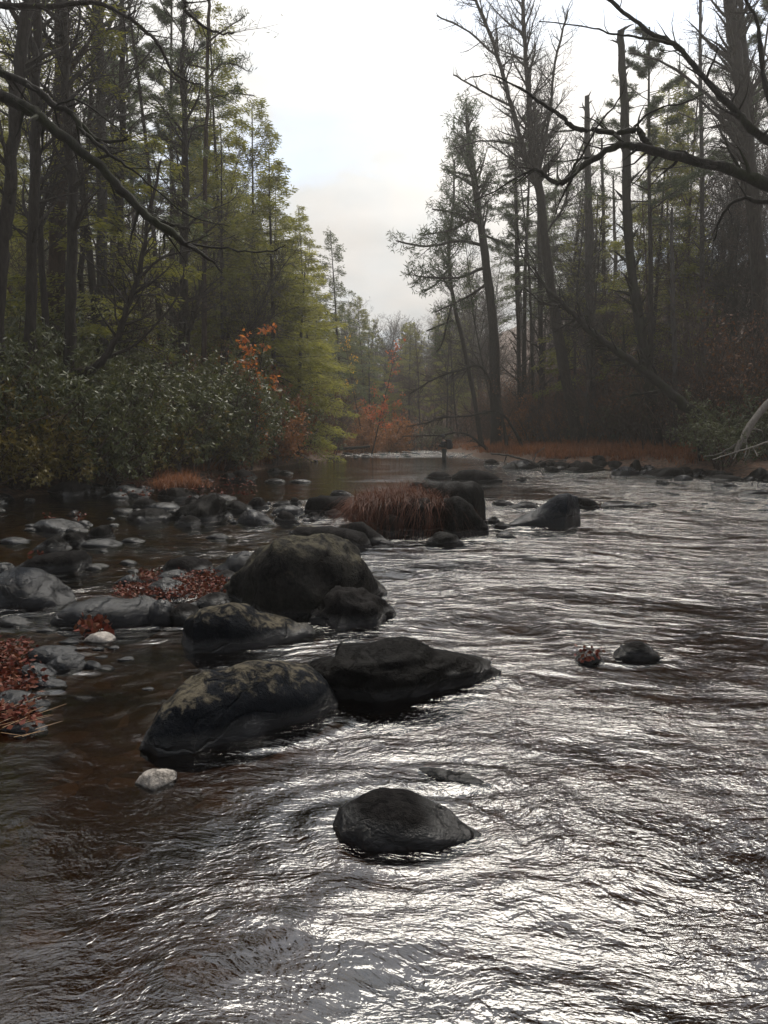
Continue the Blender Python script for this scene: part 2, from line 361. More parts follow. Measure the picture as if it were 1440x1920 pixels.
# ------------------------------------------------------------------ rocks
def frac(p, s, seed, o=4):
    return mn.fractal(V((p[0] * s + seed * 7.3, p[1] * s + seed * 3.1, p[2] * s + seed * 1.7)), 0.9, 2.1, o)
def rock(label, top, base, mat='rock', thick=0.75, z0=None, amp=0.10, seed=None, group=None, name='river_rock', nu=46, nv=34, pw=0.75, ridge=0.5, steps=0.0):
    """top: outline (px) of the upper edge, left to right; base: outline (px) of the front waterline"""
    seed = seed if seed is not None else rnd.random() * 50
    x0, x1 = base[0][0], base[-1][0]
    bx = [p[0] for p in base]; by = [p[1] for p in base]
    tx = [p[0] for p in top]; ty = [p[1] for p in top]
    yb = max(by)
    if z0 is None:      # stones on the shore sit on the ground, the others at water level
        g0 = ground(0.5 * (x0 + x1), yb, 0.0); z0 = max(0.0, gz(g0.x, g0.y) - 0.03)
        if z0 > 0: g0 = ground(0.5 * (x0 + x1), yb, z0); z0 = max(0.0, gz(g0.x, g0.y) - 0.03)
    D = ground(0.5 * (x0 + x1), yb, z0).y
    wid = (x1 - x0) / F * D; T = wid * thick
    us = (1 - np.cos(np.linspace(0, math.pi, nu))) / 2
    verts = []; hmax = 0.01
    for i, uu_ in enumerate(us):
        px = x0 + (x1 - x0) * uu_
        e = math.sqrt(max(0.0, 1 - (2 * uu_ - 1) ** 2)) ** 0.8
        fy = ground(px, float(np.interp(px, bx, by)), z0)
        t_ = T * e + 0.004
        tpy = float(np.interp(px, tx, ty))
        if tpy > HOR + 6:
            yg = ground(px, tpy, z0).y; t_ = min(t_, max(0.012, 0.58 * (yg - fy.y) / ridge))
        yc = fy.y + t_ * ridge
        tp = at(px, tpy, yc)
        X = fy.x
        # slide along x so the ridge sits on the sight line
        H = max(tp.z - z0, 0.004) * min(1.0, e * 2.5 + 0.02); hmax = max(hmax, H)
        Xr = tp.x
        for k in range(nv):
            a = 2 * math.pi * k / nv
            ca, sa = math.cos(a), math.sin(a)
            yy = fy.y + t_ * 0.5 * (1 - math.copysign(abs(ca) ** 0.85, ca))
            if ridge != 0.5:
                f_ = (yy - fy.y) / t_; f_ = f_ ** (math.log(ridge) / math.log(0.5)); yy = fy.y + t_ * f_
            zz = H * (sa ** pw) if sa >= 0 else -0.22 * min(1.0, wid) * (abs(sa) ** 0.7) * max(e, .2)
            w = max(sa, 0)
            verts.append([X + (Xr - X) * w, yy, z0 + zz])
    sc = 1.6 / max(wid, 0.05)
    A = amp * min(wid, hmax * 2.2)
    cx = sum(v[0] for v in verts) / len(verts); cy = sum(v[1] for v in verts) / len(verts)
    out_ = []
    for v in verts:
        n_ = V((v[0] - cx, v[1] - cy, (v[2] - z0) * 1.5)); n_.normalize()
        d = frac(v, sc * 1.1, seed, 3) * A * 0.9 + frac(v, sc * 3.5, seed + 9, 5) * A * 0.5
        if steps: d += frac((v[0] * 0.55 + v[2] * 0.4, v[1] * 1.3, v[2] * 5.0), 2.2, seed + 3, 4) * 0.055
        edge = 1.0
        out_.append([v[0] + n_.x * d * edge, v[1] + n_.y * d * edge, v[2] + n_.z * d * 0.8])
    org = V((cx, cy, z0))
    arr = np.array(out_) - np.array(org)
    i = np.arange(nu - 1)[:, None] * nv; j = np.arange(nv)[None, :]; j2 = (j + 1) % nv
    q = np.stack([i + j, i + j2, i + nv + j2, i + nv + j], -1).reshape(-1, 4)
    c0 = arr[:nv].mean(0); c1 = arr[-nv:].mean(0)
    n0 = len(arr); arr = np.vstack([arr, c0, c1])
    tr = [[n0, (k + 1) % nv, k] for k in range(nv)] + [[n0 + 1, n0 - nv + k, n0 - nv + (k + 1) % nv] for k in range(nv)]
    b = MB(); b.add(arr, q, tr)
    o = b.build(name, M[mat], smooth=True); o.location = org
    tag(o, label, 'rock', group)
    if z0 < 0.05: WAKES.append((cx, cy, wid * 0.5, T * 0.5))
    return o
def dome(x0, x1, ty, by, k=0.5, sharp=1.0, dip=0.0):
    """simple outline: crest at fraction k of the width"""
    top = []; base = []
    for i in range(9):
        u_ = i / 8; x = x0 + (x1 - x0) * u_
        s_ = math.sin(math.pi * (u_ ** (math.log(0.5) / math.log(k)))) ** sharp
        top.append((x, by - (by - ty) * s_ - dip * (u_ - .5))); base.append((x, by - 0.16 * (by - ty) * (1 - math.sin(math.pi * u_)) * 1.2 - dip * (u_ - .5)))
    return top, base
def R(label, x0, x1, ty, by, k=0.5, sharp=0.8, mat='rock', thick=0.7, amp=0.10, dip=0.0, **kw):
    tp_, bs_ = dome(x0, x1, ty, by, k, sharp, dip)
    small = (x1 - x0) < 60
    return rock(label, tp_, bs_, mat, thick, amp=amp, nu=22 if small else 40, nv=16 if small else 30, **kw)

rock('dark rounded rock alone in the bright water nearest the camera',
     [(628, 1545), (640, 1522), (680, 1505), (715, 1493), (760, 1493), (800, 1508), (840, 1533), (880, 1554), (905, 1566)],
     [(628, 1548), (645, 1572), (690, 1590), (760, 1597), (830, 1592), (880, 1578), (905, 1568)], 'rock', 0.62, amp=0.06, seed=3.2, nu=80, nv=60)
rock('thin black slate tip breaking the water just behind the nearest rock',
     [(783, 1441), (830, 1444), (880, 1456), (922, 1471)], [(783, 1443), (820, 1464), (870, 1473), (922, 1472)], 'rock_black', 0.3, amp=0.05, nu=60)
rock('big smooth boulder with pale lichen on its crown, left foreground',
     [(258, 1404), (272, 1372), (308, 1316), (345, 1282), (385, 1263), (450, 1247), (520, 1244), (572, 1253), (610, 1280), (632, 1316)],
     [(258, 1408), (290, 1424), (370, 1408), (480, 1380), (570, 1352), (632, 1328)], 'rock_lichen', 0.6, amp=0.055, seed=8.1, nu=90, nv=70, pw=0.6)
rock('long black slab tapering to a point in the water on the right',
     [(566, 1262), (600, 1236), (627, 1236), (634, 1210), (690, 1214), (760, 1209), (830, 1222), (900, 1240), (942, 1256)],
     [(566, 1275), (620, 1312), (700, 1322), (800, 1308), (880, 1285), (942, 1259)], 'rock_black', 0.45, amp=0.09, seed=5.5, nu=90, nv=60, pw=0.45, steps=14)
rock('humped boulder with mossy crown and a small knob at its right end',
     [(337, 1192), (345, 1165), (380, 1140), (430, 1129), (460, 1133), (500, 1154), (548, 1168), (553, 1172), (575, 1170), (592, 1184)],
     [(337, 1205), (365, 1224), (430, 1224), (490, 1214), (550, 1200), (592, 1189)], 'rock_lichen', 0.5, amp=0.045, seed=2.4, nu=80, nv=60, pw=0.6)
rock('largest boulder, mottled granite rising above the others at left of the channel',
     [(415, 1105), (460, 1062), (488, 1028), (520, 1006), (552, 1001), (600, 1000), (650, 1017), (670, 1040), (676, 1062), (702, 1084), (727, 1110)],
     [(415, 1125), (470, 1150), (520, 1168), (600, 1160), (670, 1135), (727, 1116)], 'rock_granite', 0.7, amp=0.075, seed=6.6, nu=100, nv=70, pw=0.6)
rock('jagged low rock at the right foot of the largest boulder',
     [(585, 1160), (612, 1128), (640, 1108), (662, 1101), (688, 1115), (712, 1122), (728, 1135), (736, 1152)],
     [(585, 1166), (640, 1176), (700, 1172), (736, 1158)], 'rock', 0.6, amp=0.14, seed=4.9, nu=60, nv=44)
rock('flat long rock lying directly behind the largest boulder',
     [(540, 998), (560, 988), (600, 989), (650, 990), (685, 1000), (698, 1020)], [(540, 1004), (600, 1022), (650, 1034), (698, 1026)], 'rock', 0.6, amp=0.05, nu=60)
rock('sloping rock between the largest boulder and the grassy boulder',
     [(632, 990), (655, 980), (680, 978), (705, 997), (738, 1019)], [(632, 1000), (690, 1020), (738, 1021)], 'rock', 0.7, amp=0.06)
rock('black boulder forming the back of the grass topped rock pile',
     [(750, 930), (770, 906), (830, 901), (885, 903), (903, 918), (909, 940), (915, 975)], [(750, 985), (830, 1000), (885, 994), (915, 982)], 'rock_black', 0.6, amp=0.05, seed=1.5, nu=60, nv=50, pw=0.45)
rock('black humped boulder at the right front of the grass topped pile',
     [(800, 975), (822, 938), (860, 928), (882, 945), (902, 972), (914, 1000)], [(800, 995), (850, 1007), (914, 1002)], 'rock_black', 0.5, amp=0.06, seed=2.5, nu=60, nv=50, pw=0.5)
rock('boulder buried under the drooping russet grass',
     [(668, 965), (690, 945), (740, 934), (800, 936), (830, 960)], [(668, 975), (720, 1000), (790, 1006), (830, 1000)], 'rock_black', 0.6, amp=0.05, seed=3.5, nu=60, nv=50, pw=0.5)
rock('low round rock in front of the drooping russet grass', *dome(702, 778, 967, 1006, 0.45, 0.7), 'rock_black', 0.7)
rock('whale backed boulder in the pool upstream of the grassy pile',
     [(846, 893), (862, 882), (890, 880), (918, 886), (942, 900)], [(846, 903), (890, 907), (942, 903)], 'rock', 0.6, amp=0.04)
R('flat rock beside the whale backed boulder', 795, 852, 884, 899, 0.5)
rock('pointed leaning boulder with a pale sloping flank in the riffle',
     [(955, 982), (990, 966), (1020, 946), (1045, 928), (1068, 924), (1085, 932), (1087, 975)], [(955, 985), (1010, 988), (1060, 992), (1087, 985)], 'rock_smooth', 0.5, amp=0.03, seed=7.5, nu=70, nv=50, pw=0.6)
R('black rock tucked behind the pointed leaning boulder', 1076, 1126, 933, 957, 0.35, 0.7, 'rock_black')
R('broad flat stone right of the pointed leaning boulder', 1128, 1206, 939, 952, 0.4, 0.7)
R('tiny stone at the right tip of the broad flat stone', 1200, 1232, 941, 947, 0.4)
R('oval stone in the riffle left of the pointed boulder', 953, 1010, 939, 953, 0.6, 0.8, 'rock_black')
R('small flat stone between grassy pile and oval stone', 922, 966, 936, 948, 0.4, 0.8, 'rock_black')
R('black humped stone in front of the grassy pile', 794, 878, 996, 1026, 0.45, 0.9, 'rock_black')
R('upper of three little stones beside the grassy pile', 913, 940, 968, 982, 0.5, 0.7, 'rock_black')
R('middle of three little stones beside the grassy pile', 924, 957, 979, 993, 0.5, 0.7, 'rock_black')
R('lowest of three little stones beside the grassy pile', 926, 968, 997, 1010, 0.5, 0.7, 'rock_black')
R('low wedge shaped stone standing alone in the bright water, far right', 1151, 1243, 1204, 1240, 0.45, 0.85, 'rock_black', thick=0.6)
R('dark knob of stone wearing a few wet leaves', 1080, 1134, 1222, 1246, 0.5, 0.6, 'rock_black')
R('rock with a curved back at the left edge of the picture', -60, 126, 1068, 1142, 0.55, 0.55, 'rock_smooth', dip=-8, seed=12.2)
R('rounded stone peeping over the left edge rock', -30, 36, 1056, 1080, 0.5, 0.7, 'rock_smooth')
rock('long smooth blue grey boulder with a wavy back, left of the humped one',
     [(94, 1165), (125, 1135), (165, 1122), (200, 1120), (235, 1126), (265, 1118), (292, 1132), (305, 1150)], [(94, 1170), (150, 1176), (240, 1174), (305, 1163)], 'rock_smooth', 0.45, amp=0.04, seed=9.6, nu=70, nv=44, pw=0.6)
R('blunt rock at the right end of the wavy backed boulder', 266, 336, 1122, 1172, 0.5, 0.5, 'rock_smooth', seed=3.9)
R('low rock half hidden behind the humped boulder', 308, 382, 1134, 1170, 0.5, 0.7)
rock('triangular rock with red leaves heaped at its foot',
     [(258, 1108), (285, 1092), (310, 1084), (335, 1094), (358, 1116)], [(258, 1114), (310, 1124), (358, 1118)], 'rock_smooth', 0.8, amp=0.05)
R('dark ledge rock behind the triangular rock', 262, 372, 1068, 1096, 0.6, 0.7, 'rock_smooth', thick=0.4)
R('black loaf shaped rock in the stream behind the leaf pile', 296, 402, 1045, 1082, 0.5, 0.45, 'rock')
R('rock with a shiny wet top touching the largest boulder', 398, 500, 1030, 1082, 0.62, 0.6, 'rock_smooth')
R('rough little rock between leaf pile and largest boulder', 394, 450, 1068, 1094, 0.5, 0.6)
R('low black rock just left of the largest boulder foot', 352, 450, 1111, 1142, 0.55, 0.6, 'rock')
R('small rough stone left of the leaf pile', 214, 266, 1076, 1098, 0.6, 0.5, 'rock_smooth')
rock('brown topped flat boulder with a blunt right end, far left pool',
     [(30, 1066), (60, 1044), (100, 1036), (150, 1033), (166, 1042), (167, 1060)], [(30, 1070), (90, 1074), (140, 1072), (167, 1064)], 'rock', 0.5, amp=0.04, seed=8.8, pw=0.5)
R('peaked black rock leftmost of the trio in the left pool', 58, 130, 1005, 1036, 0.62, 0.9, 'rock_black')
R('rounded black rock in the middle of the trio in the left pool', 108, 168, 994, 1024, 0.55, 0.6, 'rock_black')
R('tall rounded black rock, rightmost of the trio in the left pool', 158, 216, 984, 1016, 0.6, 0.4, 'rock_black')
R('flat pale edged slab at the foot of the left pool trio', 145, 228, 1011, 1026, 0.5, 0.6, 'rock_smooth')
R('low stone just right of the left pool trio', 226, 272, 1008, 1018, 0.4, 0.7)
R('smooth bright topped slab with a dead branch resting on it', 58, 152, 972, 998, 0.4, 0.7, 'rock_smooth', thick=0.9)
R('small pale slab at the right end of the bright topped slab', 140, 174, 975, 988, 0.5, 0.7, 'rock_smooth')
R('little stone alone above the bright topped slab', 124, 152, 956, 968, 0.6, 0.8)
R('low grey stone near the left edge of the pool', -4, 54, 1007, 1020, 0.4, 0.7, 'rock_smooth')
R('low lumpy rock at the left end of the middle bar', 232, 325, 954, 978, 0.5, 0.5, 'rock_black')
R('grey rock behind the left end of the middle bar', 242, 306, 936, 955, 0.5, 0.7)
R('smooth oval grey stone on the middle bar', 268, 340, 942, 957, 0.5, 0.6, 'rock_smooth')
R('biggest craggy black rock of the middle bar', 324, 430, 930, 978, 0.68, 0.7, 'rock_black', amp=0.2, seed=9.1)
R('dark sloping rock right of the craggy black one', 416, 484, 941, 962, 0.4, 0.7, 'rock_black')
R('rough round rock in front of the craggy black one', 326, 378, 965, 988, 0.6, 0.6)
R('shiny pale sided rock at the front of the middle bar', 442, 512, 954, 984, 0.4, 0.8, 'rock_smooth', thick=0.9)
R('arched rock behind the shiny pale sided one', 456, 506, 932, 958, 0.6, 0.6)
R('flat rock beyond the craggy black one', 366, 446, 925, 938, 0.4, 0.7)
R('wedge stone at the front of the bar centre', 515, 562, 959, 983, 0.35, 0.8)
R('grey stone behind the wedge stone', 508, 572, 947, 966, 0.5, 0.5, 'rock_smooth')
R('low rock with twigs caught on top, behind the bar centre', 505, 548, 938, 950, 0.6, 0.7)
rock('broad flat topped rock left of the russet grass',
     [(572, 950), (580, 934), (600, 928), (650, 932), (676, 940), (684, 960)], [(572, 962), (620, 968), (684, 966)], 'rock', 0.5, amp=0.05, pw=0.45)
R('round stone in front of the broad flat topped rock', 604, 648, 954, 972, 0.45, 0.6)
R('small rock peeping above the flat topped rock', 618, 662, 918, 930, 0.4, 0.7)
R('log like dark stone lying in the mid current', 384, 428, 1000, 1010, 0.5, 0.6, 'rock_black')
R('upper of two stacked slabs beside the leaf mat', 46, 156, 1212, 1246, 0.4, 0.6, 'rock_smooth', thick=0.5)
R('lower of two stacked slabs beside the leaf mat', 78, 160, 1228, 1256, 0.55, 0.7, 'rock_smooth', thick=0.5)
R('little stone right of the two stacked slabs', 155, 188, 1238, 1252, 0.4, 0.8, 'rock_smooth')
R('flat wet stone in the leaf mat', 10, 102, 1246, 1272, 0.55, 0.7, 'rock_smooth', thick=0.5)
R('narrow stone under the flat wet stone', 34, 126, 1270, 1290, 0.4, 0.7, 'rock_smooth', thick=0.4)
R('pale ridged rock at the lower left edge', -40, 88, 1295, 1340, 0.4, 0.7, 'rock_smooth', thick=0.5)
R('flat stone under the straw at the lower left edge', 0, 90, 1352, 1374, 0.5, 0.7, 'rock_smooth', thick=0.4)
R('pale tan stone below the wavy backed boulder', 154, 214, 1184, 1206, 0.55, 0.7, 'rock_pale')
rock('white angular stone in the shallow brown water',
     [(256, 1464), (270, 1449), (300, 1444), (322, 1447), (330, 1458)], [(256, 1470), (285, 1482), (312, 1474), (330, 1462)], 'rock_pale', 0.7, amp=0.09)
R('dark rock almost drowned beside the left riffle', -10, 58, 1156, 1178, 0.4, 0.7, 'rock_black')
# bank rocks, left shore
R('big dark boulder under the rhododendrons on the left bank', 80, 170, 900, 930, 0.6, 0.5, 'rock', seed=4.4)
R('smooth grey stone in front of the big dark bank boulder', 100, 144, 917, 930, 0.5, 0.6, 'rock_smooth')
R('sloping slab left of the tussock on the left bank', 205, 282, 910, 932, 0.4, 0.8, 'rock_smooth')
R('flat stone lying in the water below the sloping slab', 186, 246, 922, 935, 0.6, 0.7, 'rock_smooth')
R('knobbly boulder on the gravel at the left shore', 428, 482, 880, 900, 0.5, 0.6)
R('stone leaning on the knobbly shore boulder', 408, 450, 886, 901, 0.5, 0.7)
R('grey stone right of the bank tussock', 352, 398, 886, 904, 0.4, 0.7)
R('left of two low stones in the calm pool', 494, 536, 897, 905, 0.5, 0.7)
R('right of two low stones in the calm pool', 538, 585, 898, 905, 0.5, 0.7)
R('flat stone at the tip of the left shore', 500, 528, 877, 887, 0.5, 0.7)
R('second stone at the tip of the left shore', 522, 552, 882, 889, 0.4, 0.7)
def scatter(n, fn, label, group, mats, seed):
    r = random.Random(seed)
    for i in range(n):
        cx, by, w, hr = fn(r)
        R(label, cx - w / 2, cx + w / 2, by - w * hr, by, r.uniform(0.35, 0.65), r.uniform(0.5, 0.8), r.choice(mats), amp=0.12, group=group, thick=r.uniform(0.6, 1.0))
scatter(50, lambda r: ((lambda cx: (cx, 905 + (340 - cx) * 0.085 + r.uniform(-6, 12), r.uniform(10, 38), r.uniform(0.25, 0.45)))(r.uniform(-20, 400))),
        'small dark stone on the left shore under the shrubs', 'stones along the left shore', ['rock', 'rock_smooth', 'rock'], 5)
scatter(44, lambda r: (r.uniform(240, 680), r.uniform(945, 985), r.uniform(10, 30), r.uniform(0.4, 0.6)),
        'small stone wedged among the rocks of the middle bar', 'pebbles of the middle bar', ['rock', 'rock_smooth', 'rock'], 6)
scatter(14, lambda r: (r.uniform(560, 700), r.uniform(856, 866), r.uniform(10, 24), 0.25),
        'low stone at the far end of the left shore', 'stones at the far left shore', ['rock'], 8)
scatter(26, lambda r: (r.uniform(640, 900), r.uniform(843, 858), r.uniform(8, 26), r.uniform(0.15, 0.25)),
        'stone breaking the surface of the far rapid', 'stones of the far rapid', ['rock', 'rock_smooth'], 9)
scatter(9, lambda r: (r.uniform(230, 470), r.uniform(1062, 1150), r.uniform(14, 34), 0.4),
        'pebble caught in the leaf pile beside the largest boulder', 'pebbles in the leaf pile', ['rock', 'rock_smooth'], 13)
scatter(16, lambda r: (r.uniform(-10, 330), r.uniform(945, 1075), r.uniform(14, 44), 0.25),
        'low dark stone just breaking the still pool on the left', 'low stones of the left pool', ['rock_black', 'rock'], 31)
scatter(12, lambda r: (r.uniform(60, 300), r.uniform(1180, 1300), r.uniform(14, 40), 0.2),
        'drowned stone tip in the brown shallows on the left', 'stone tips in the left shallows', ['rock_black', 'rock_smooth'], 33)
# right shore, named ones first
R('upright pointed rock on the right shore', 1174, 1204, 860, 888, 0.68, 0.9, 'rock', thick=1.0)
R('long dark ledge at the water edge of the right shore', 1196, 1292, 875, 898, 0.6, 0.7, 'rock_black')
R('oval grey stone below the long dark ledge', 1264, 1300, 890, 903, 0.5, 0.6, 'rock_smooth')
R('long low slab at the water edge, right shore', 1326, 1400, 890, 903, 0.4, 0.5, 'rock_black')
R('hump backed black rock beside the long low slab, right shore', 1398, 1446, 877, 902, 0.6, 0.8, 'rock_black')
R('little peaked rock alone off the right shore', 1335, 1384, 903, 913, 0.4, 1.0, 'rock_black')
R('round boulder near the driftwood on the right shore', 1372, 1412, 858, 880, 0.6, 0.6, 'rock')
R('square grey rock below the round driftwood boulder', 1348, 1378, 872, 886, 0.5, 0.4, 'rock_smooth')
R('dark slab edge breaking the riffle off the right shore', 1384, 1446, 918, 927, 0.6, 0.7, 'rock_black', thick=0.4)
R('pale topped rock at the mouth of the right shore', 940, 1015, 862, 880, 0.5, 0.6, 'rock_smooth')
R('round rock left of the pale topped one', 905, 938, 860, 872, 0.5, 0.6)
R('leaning rock amid the right shore stones', 1120, 1150, 861, 876, 0.7, 0.8)
R('small stone standing in the current beyond the leaning boulder', 968, 990, 894, 902, 0.5, 0.6)
R('stub of dark stone with a snag beside it, off the right shore', 1230, 1256, 900, 909, 0.3, 0.7, 'rock_black')
scatter(96, lambda r: ((lambda cx: (cx, 872 + (cx - 980) * 0.045 + r.uniform(-12, 14), r.uniform(16, 56), r.uniform(0.25, 0.46)))(r.uniform(985, 1450))),
        'dark stone among the many crowding the right shore', 'stones along the right shore', ['rock', 'rock', 'rock_smooth', 'rock_black'], 21)
scatter(14, lambda r: (r.uniform(1250, 1450), r.uniform(905, 960), r.uniform(8, 26), 0.16),
        'stone tip just breaking the riffle near the right shore', 'stone tips in the right riffle', ['rock_black'], 23)

# water surface with real ripples, higher in the riffles, parted by the stones
def chop_at(x, y):
    c = 0.55 + 0.45 * sstep(-2.0, 1.5, x)                       # main tongue of current on the right
    c = c * (1 - 0.78 * sstep(14.5, 17, y) * (1 - sstep(41, 46, y)) * (1 - sstep(3.0, 6.5, x)))   # calm pool upstream
    c = c * (1 - 0.70 * (1 - sstep(-4.2, -1.6, x)) * sstep(6.4, 8.0, y) * (1 - sstep(16, 18, y))) # still water behind the left rocks
    c = c * (1 - 0.62 * (1 - sstep(-1.3, -0.1, x)) * (1 - sstep(4.0, 5.5, y)))
    c = np.where((y > 46), np.maximum(c, 1.4), c)
    c = c + 0.5 * sstep(13.5, 16, y) * (1 - sstep(25, 30, y)) * sstep(4, 7, x)
    c = c * (0.75 + 0.9 * np.clip(fnoise(x * 0.5, y * 0.35, 3) + 0.5, 0, 1.2))
    return np.clip(c, 0.05, 1.8)
def water_h(x, y):
    ch = chop_at(x, y)
    wx = x + 0.5 * fnoise(x * 0.6, y * 0.6, 2); wy = y + 0.35 * fnoise(x * 0.8 + 9, y * 0.8, 2)
    z = 0.010 * fnoise(wx * 1.6, wy * 3.4, 3) + 0.006 * fnoise(wx * 5 + wy * 1.2, wy * 9.5, 3)
    z = z * ch
    for (cx, cy, rx, ry) in WAKES:
        if cy > 14 or rx < 0.12: continue
        dx = (x - cx) / (rx + 0.05); dy = (y - cy) / (ry + 0.05)
        near = (np.abs(x - cx) < rx * 4 + .6) & (np.abs(y - cy) < ry * 4 + .6)
        d = np.sqrt(dx * dx + dy * dy)
        r_ = np.maximum(d - 1.0, 0) * rx
        z = z + np.where(near, 0.006 * np.sin(r_ * 38 + 3 * vnoise(x * 3, y * 3)) * np.exp(-r_ * 5.5), 0)
    return z
ysw = np.concatenate([np.linspace(-12, 1.1, 20), np.geomspace(1.15, 72, 1150)])
uw = np.linspace(-1, 1, 620)
w_o, WX, WY = grid_mesh('water', lambda y: uw * (0.72 * max(y, 0) + 5.0) if y < 16 else uw * (0.72 * 16 + 5.0), ysw, 620, water_h, M['water'])
at_ = w_o.data.attributes.new('chop', 'FLOAT', 'POINT'); at_.data.foreach_set('value', chop_at(WX, WY).astype(np.float32).ravel())
tag(w_o, kind='structure')

# ------------------------------------------------------------------ trees
def npv(*a): return np.array(a, float)
def rot_about(v, axis, ang):
    axis = axis / (np.linalg.norm(axis) + 1e-9)
    return v * math.cos(ang) + np.cross(axis, v) * math.sin(ang) + axis * np.dot(axis, v) * (1 - math.cos(ang))
def wander(p, d, L, n, r, wob=0.12, grav=0.0):
    pts = [p]; d = d / np.linalg.norm(d); st = L / (n - 1)
    for i in range(n - 1):
        d = d + npv(r.gauss(0, wob), r.gauss(0, wob), r.gauss(0, wob) + grav); d = d / np.linalg.norm(d)
        pts.append(pts[-1] + d * st)
    return np.array(pts)
def side_dir(d, r, amin=0.5, amax=1.1):
    ax = np.cross(d, npv(r.gauss(0, 1), r.gauss(0, 1), r.gauss(0, 1)))
    return rot_about(d, ax, r.uniform(amin, amax))
def branchlets(b, pts, rad, r, level, dens, ratio=0.5, wob=0.16, up=0.03, minr=0.0028, tips=None, t0=0.12, lmax=9.0):
    """side branches along a polyline, recursively"""
    L = np.sum(np.linalg.norm(np.diff(pts, axis=0), axis=1)); n = max(2, int(L * dens))
    for i in range(n):
        t_ = t0 + (1 - t0) * (i + r.random()) / n
        k = min(int(t_ * (len(pts) - 1)), len(pts) - 2); f = t_ * (len(pts) - 1) - k; f = min(f, 1)
        p = pts[k] * (1 - f) + pts[k + 1] * f; d = pts[k + 1] - pts[k]; d = d / (np.linalg.norm(d) + 1e-9)
        rr = (rad[k] * (1 - f) + rad[k + 1] * f) * r.uniform(0.3, 0.6)
        l = L * ratio * (1.1 - 0.75 * t_) * r.uniform(0.5, 1.15)
        l = min(l, lmax * r.uniform(0.35, 1.0)) if l > lmax * 0.4 else l
        if l < 0.12: continue
        rr = max(rr, minr)
        ns = 6 if level > 1 else 4
        q = wander(p, side_dir(d, r), l, ns, r, wob, up)
        ra = np.linspace(rr, minr * 0.7, ns)
        b.tube(q, ra, 5 if rr > 0.02 else 3)
        if tips is not None and level <= 1: tips.append((q[-1], q[-1] - q[-2]))
        if tips is not None and level <= 1: tips.append((q[-2], q[-1] - q[-2]))
        if level > 0: branchlets(b, q, ra, r, level - 1, dens * 1.6, 0.52, wob, up, minr, tips, lmax=lmax)

def trunk_pts(H, r, lean=0.02, wob=0.012, n=14):
    p = npv(0, 0, -0.6); d = npv(r.gauss(0, lean), r.gauss(0, lean), 1)
    return wander(p, d, H + 0.6, n, r, wob, 0.01)
def on(pts, t_):
    k = min(int(t_ * (len(pts) - 1)), len(pts) - 2); f = t_ * (len(pts) - 1) - k
    return pts[k] * (1 - f) + pts[k + 1] * f

def hemlock(seed, H=18, rb=0.15, c0=0.25, spread=3.6, nb=130, fol='hemlock', per=120, droop=0.10, leafL=0.19, dead=14, bare=0.0, name='hemlock_tree', bark='bark'):
    r = random.Random(seed); rg = np.random.default_rng(seed)
    root = empty(name); T = trunk_pts(H, r); tb = MB(); tb.tube(T, np.linspace(rb, 0.02, len(T)) ** 1.0, 9)
    tb.build('trunk', M[bark], root, smooth=True)
    bb = MB(); fb = MB(); P = []; D = []
    for i in range(nb):
        t_ = c0 + (1 - c0) * ((i + r.random()) / nb) ** 0.95; p = on(T, t_)
        s_ = (1 - t_) / (1 - c0); l = spread * (0.16 + 0.84 * min(1, s_ * 1.25) ** 0.8) * r.uniform(0.6, 1.12)
        az = r.uniform(0, 2 * math.pi); up = 0.45 - 0.62 * s_ + r.gauss(0, 0.10)
        d = npv(math.cos(az), math.sin(az), up)
        q = wander(p, d, l, 7, r, 0.05, -droop * 0.5); bb.tube(q, np.linspace(max(0.010, rb * 0.16 * (0.3 + s_)), 0.004, 7), 4)
        m = max(6, int(per * l / spread)); tt = rg.random(m) ** 0.75 * 0.9 + 0.1
        if r.random() < bare: continue
        k = np.minimum((tt * 6).astype(int), 5); f = (tt * 6 - k)[:, None]; c = q[k] * (1 - f) + q[k + 1] * f
        fw = q[k + 1] - q[k]; fw /= np.linalg.norm(fw, axis=1, keepdims=True)
        sd = np.cross(fw, npv(0, 0, 1)); sd /= np.linalg.norm(sd, axis=1, keepdims=True) + 1e-9
        lat = rg.uniform(-1, 1, m) * l * 0.30 * (1.15 - tt)
        # twigs carrying the spray
        for e in range(0, m, 5):
            a_ = c[e]; z_ = a_ + sd[e] * lat[e] + fw[e] * abs(lat[e]) * 0.8 + npv(0, 0, -abs(lat[e]) * 0.15)
            bb.tube(np.array([a_, (a_ + z_) / 2 + npv(0, 0, .02), z_]), [0.005, 0.004, 0.003], 3)
        pos = c + sd * lat[:, None] + fw * np.abs(lat)[:, None] * 0.8 + npv(0, 0, 1) * (-np.abs(lat) * 0.18 + rg.normal(0, 0.05, m))[:, None]
        for rep_ in range(3):
            P.append(pos + rg.normal(0, 0.07, pos.shape)); D.append(fw * 0.9 + sd * (np.sign(lat)[:, None] * 0.9) + rg.normal(0, 0.35, pos.shape) + npv(0, 0, -0.25))
    for i in range(dead):
        p = on(T, r.uniform(0.10, c0 + 0.15)); az = r.uniform(0, 6.28); l = r.uniform(0.6, 2.2)
        q = wander(p, npv(math.cos(az), math.sin(az), r.uniform(-0.25, 0.3)), l, 5, r, 0.1); ra = np.linspace(0.02, 0.006, 5); bb.tube(q, ra, 4)
        branchlets(bb, q, ra, r, 0, 2.0, 0.4)
    P = np.concatenate(P); D = np.concatenate(D); fb.leaves(P, D, rg.uniform(0.6, 1.3, len(P)) * leafL, leafL * 0.24, rg)
    bb.build('branches', M[bark], root); fb.build('foliage', M[fol], root)
    root['_H'] = H; return root

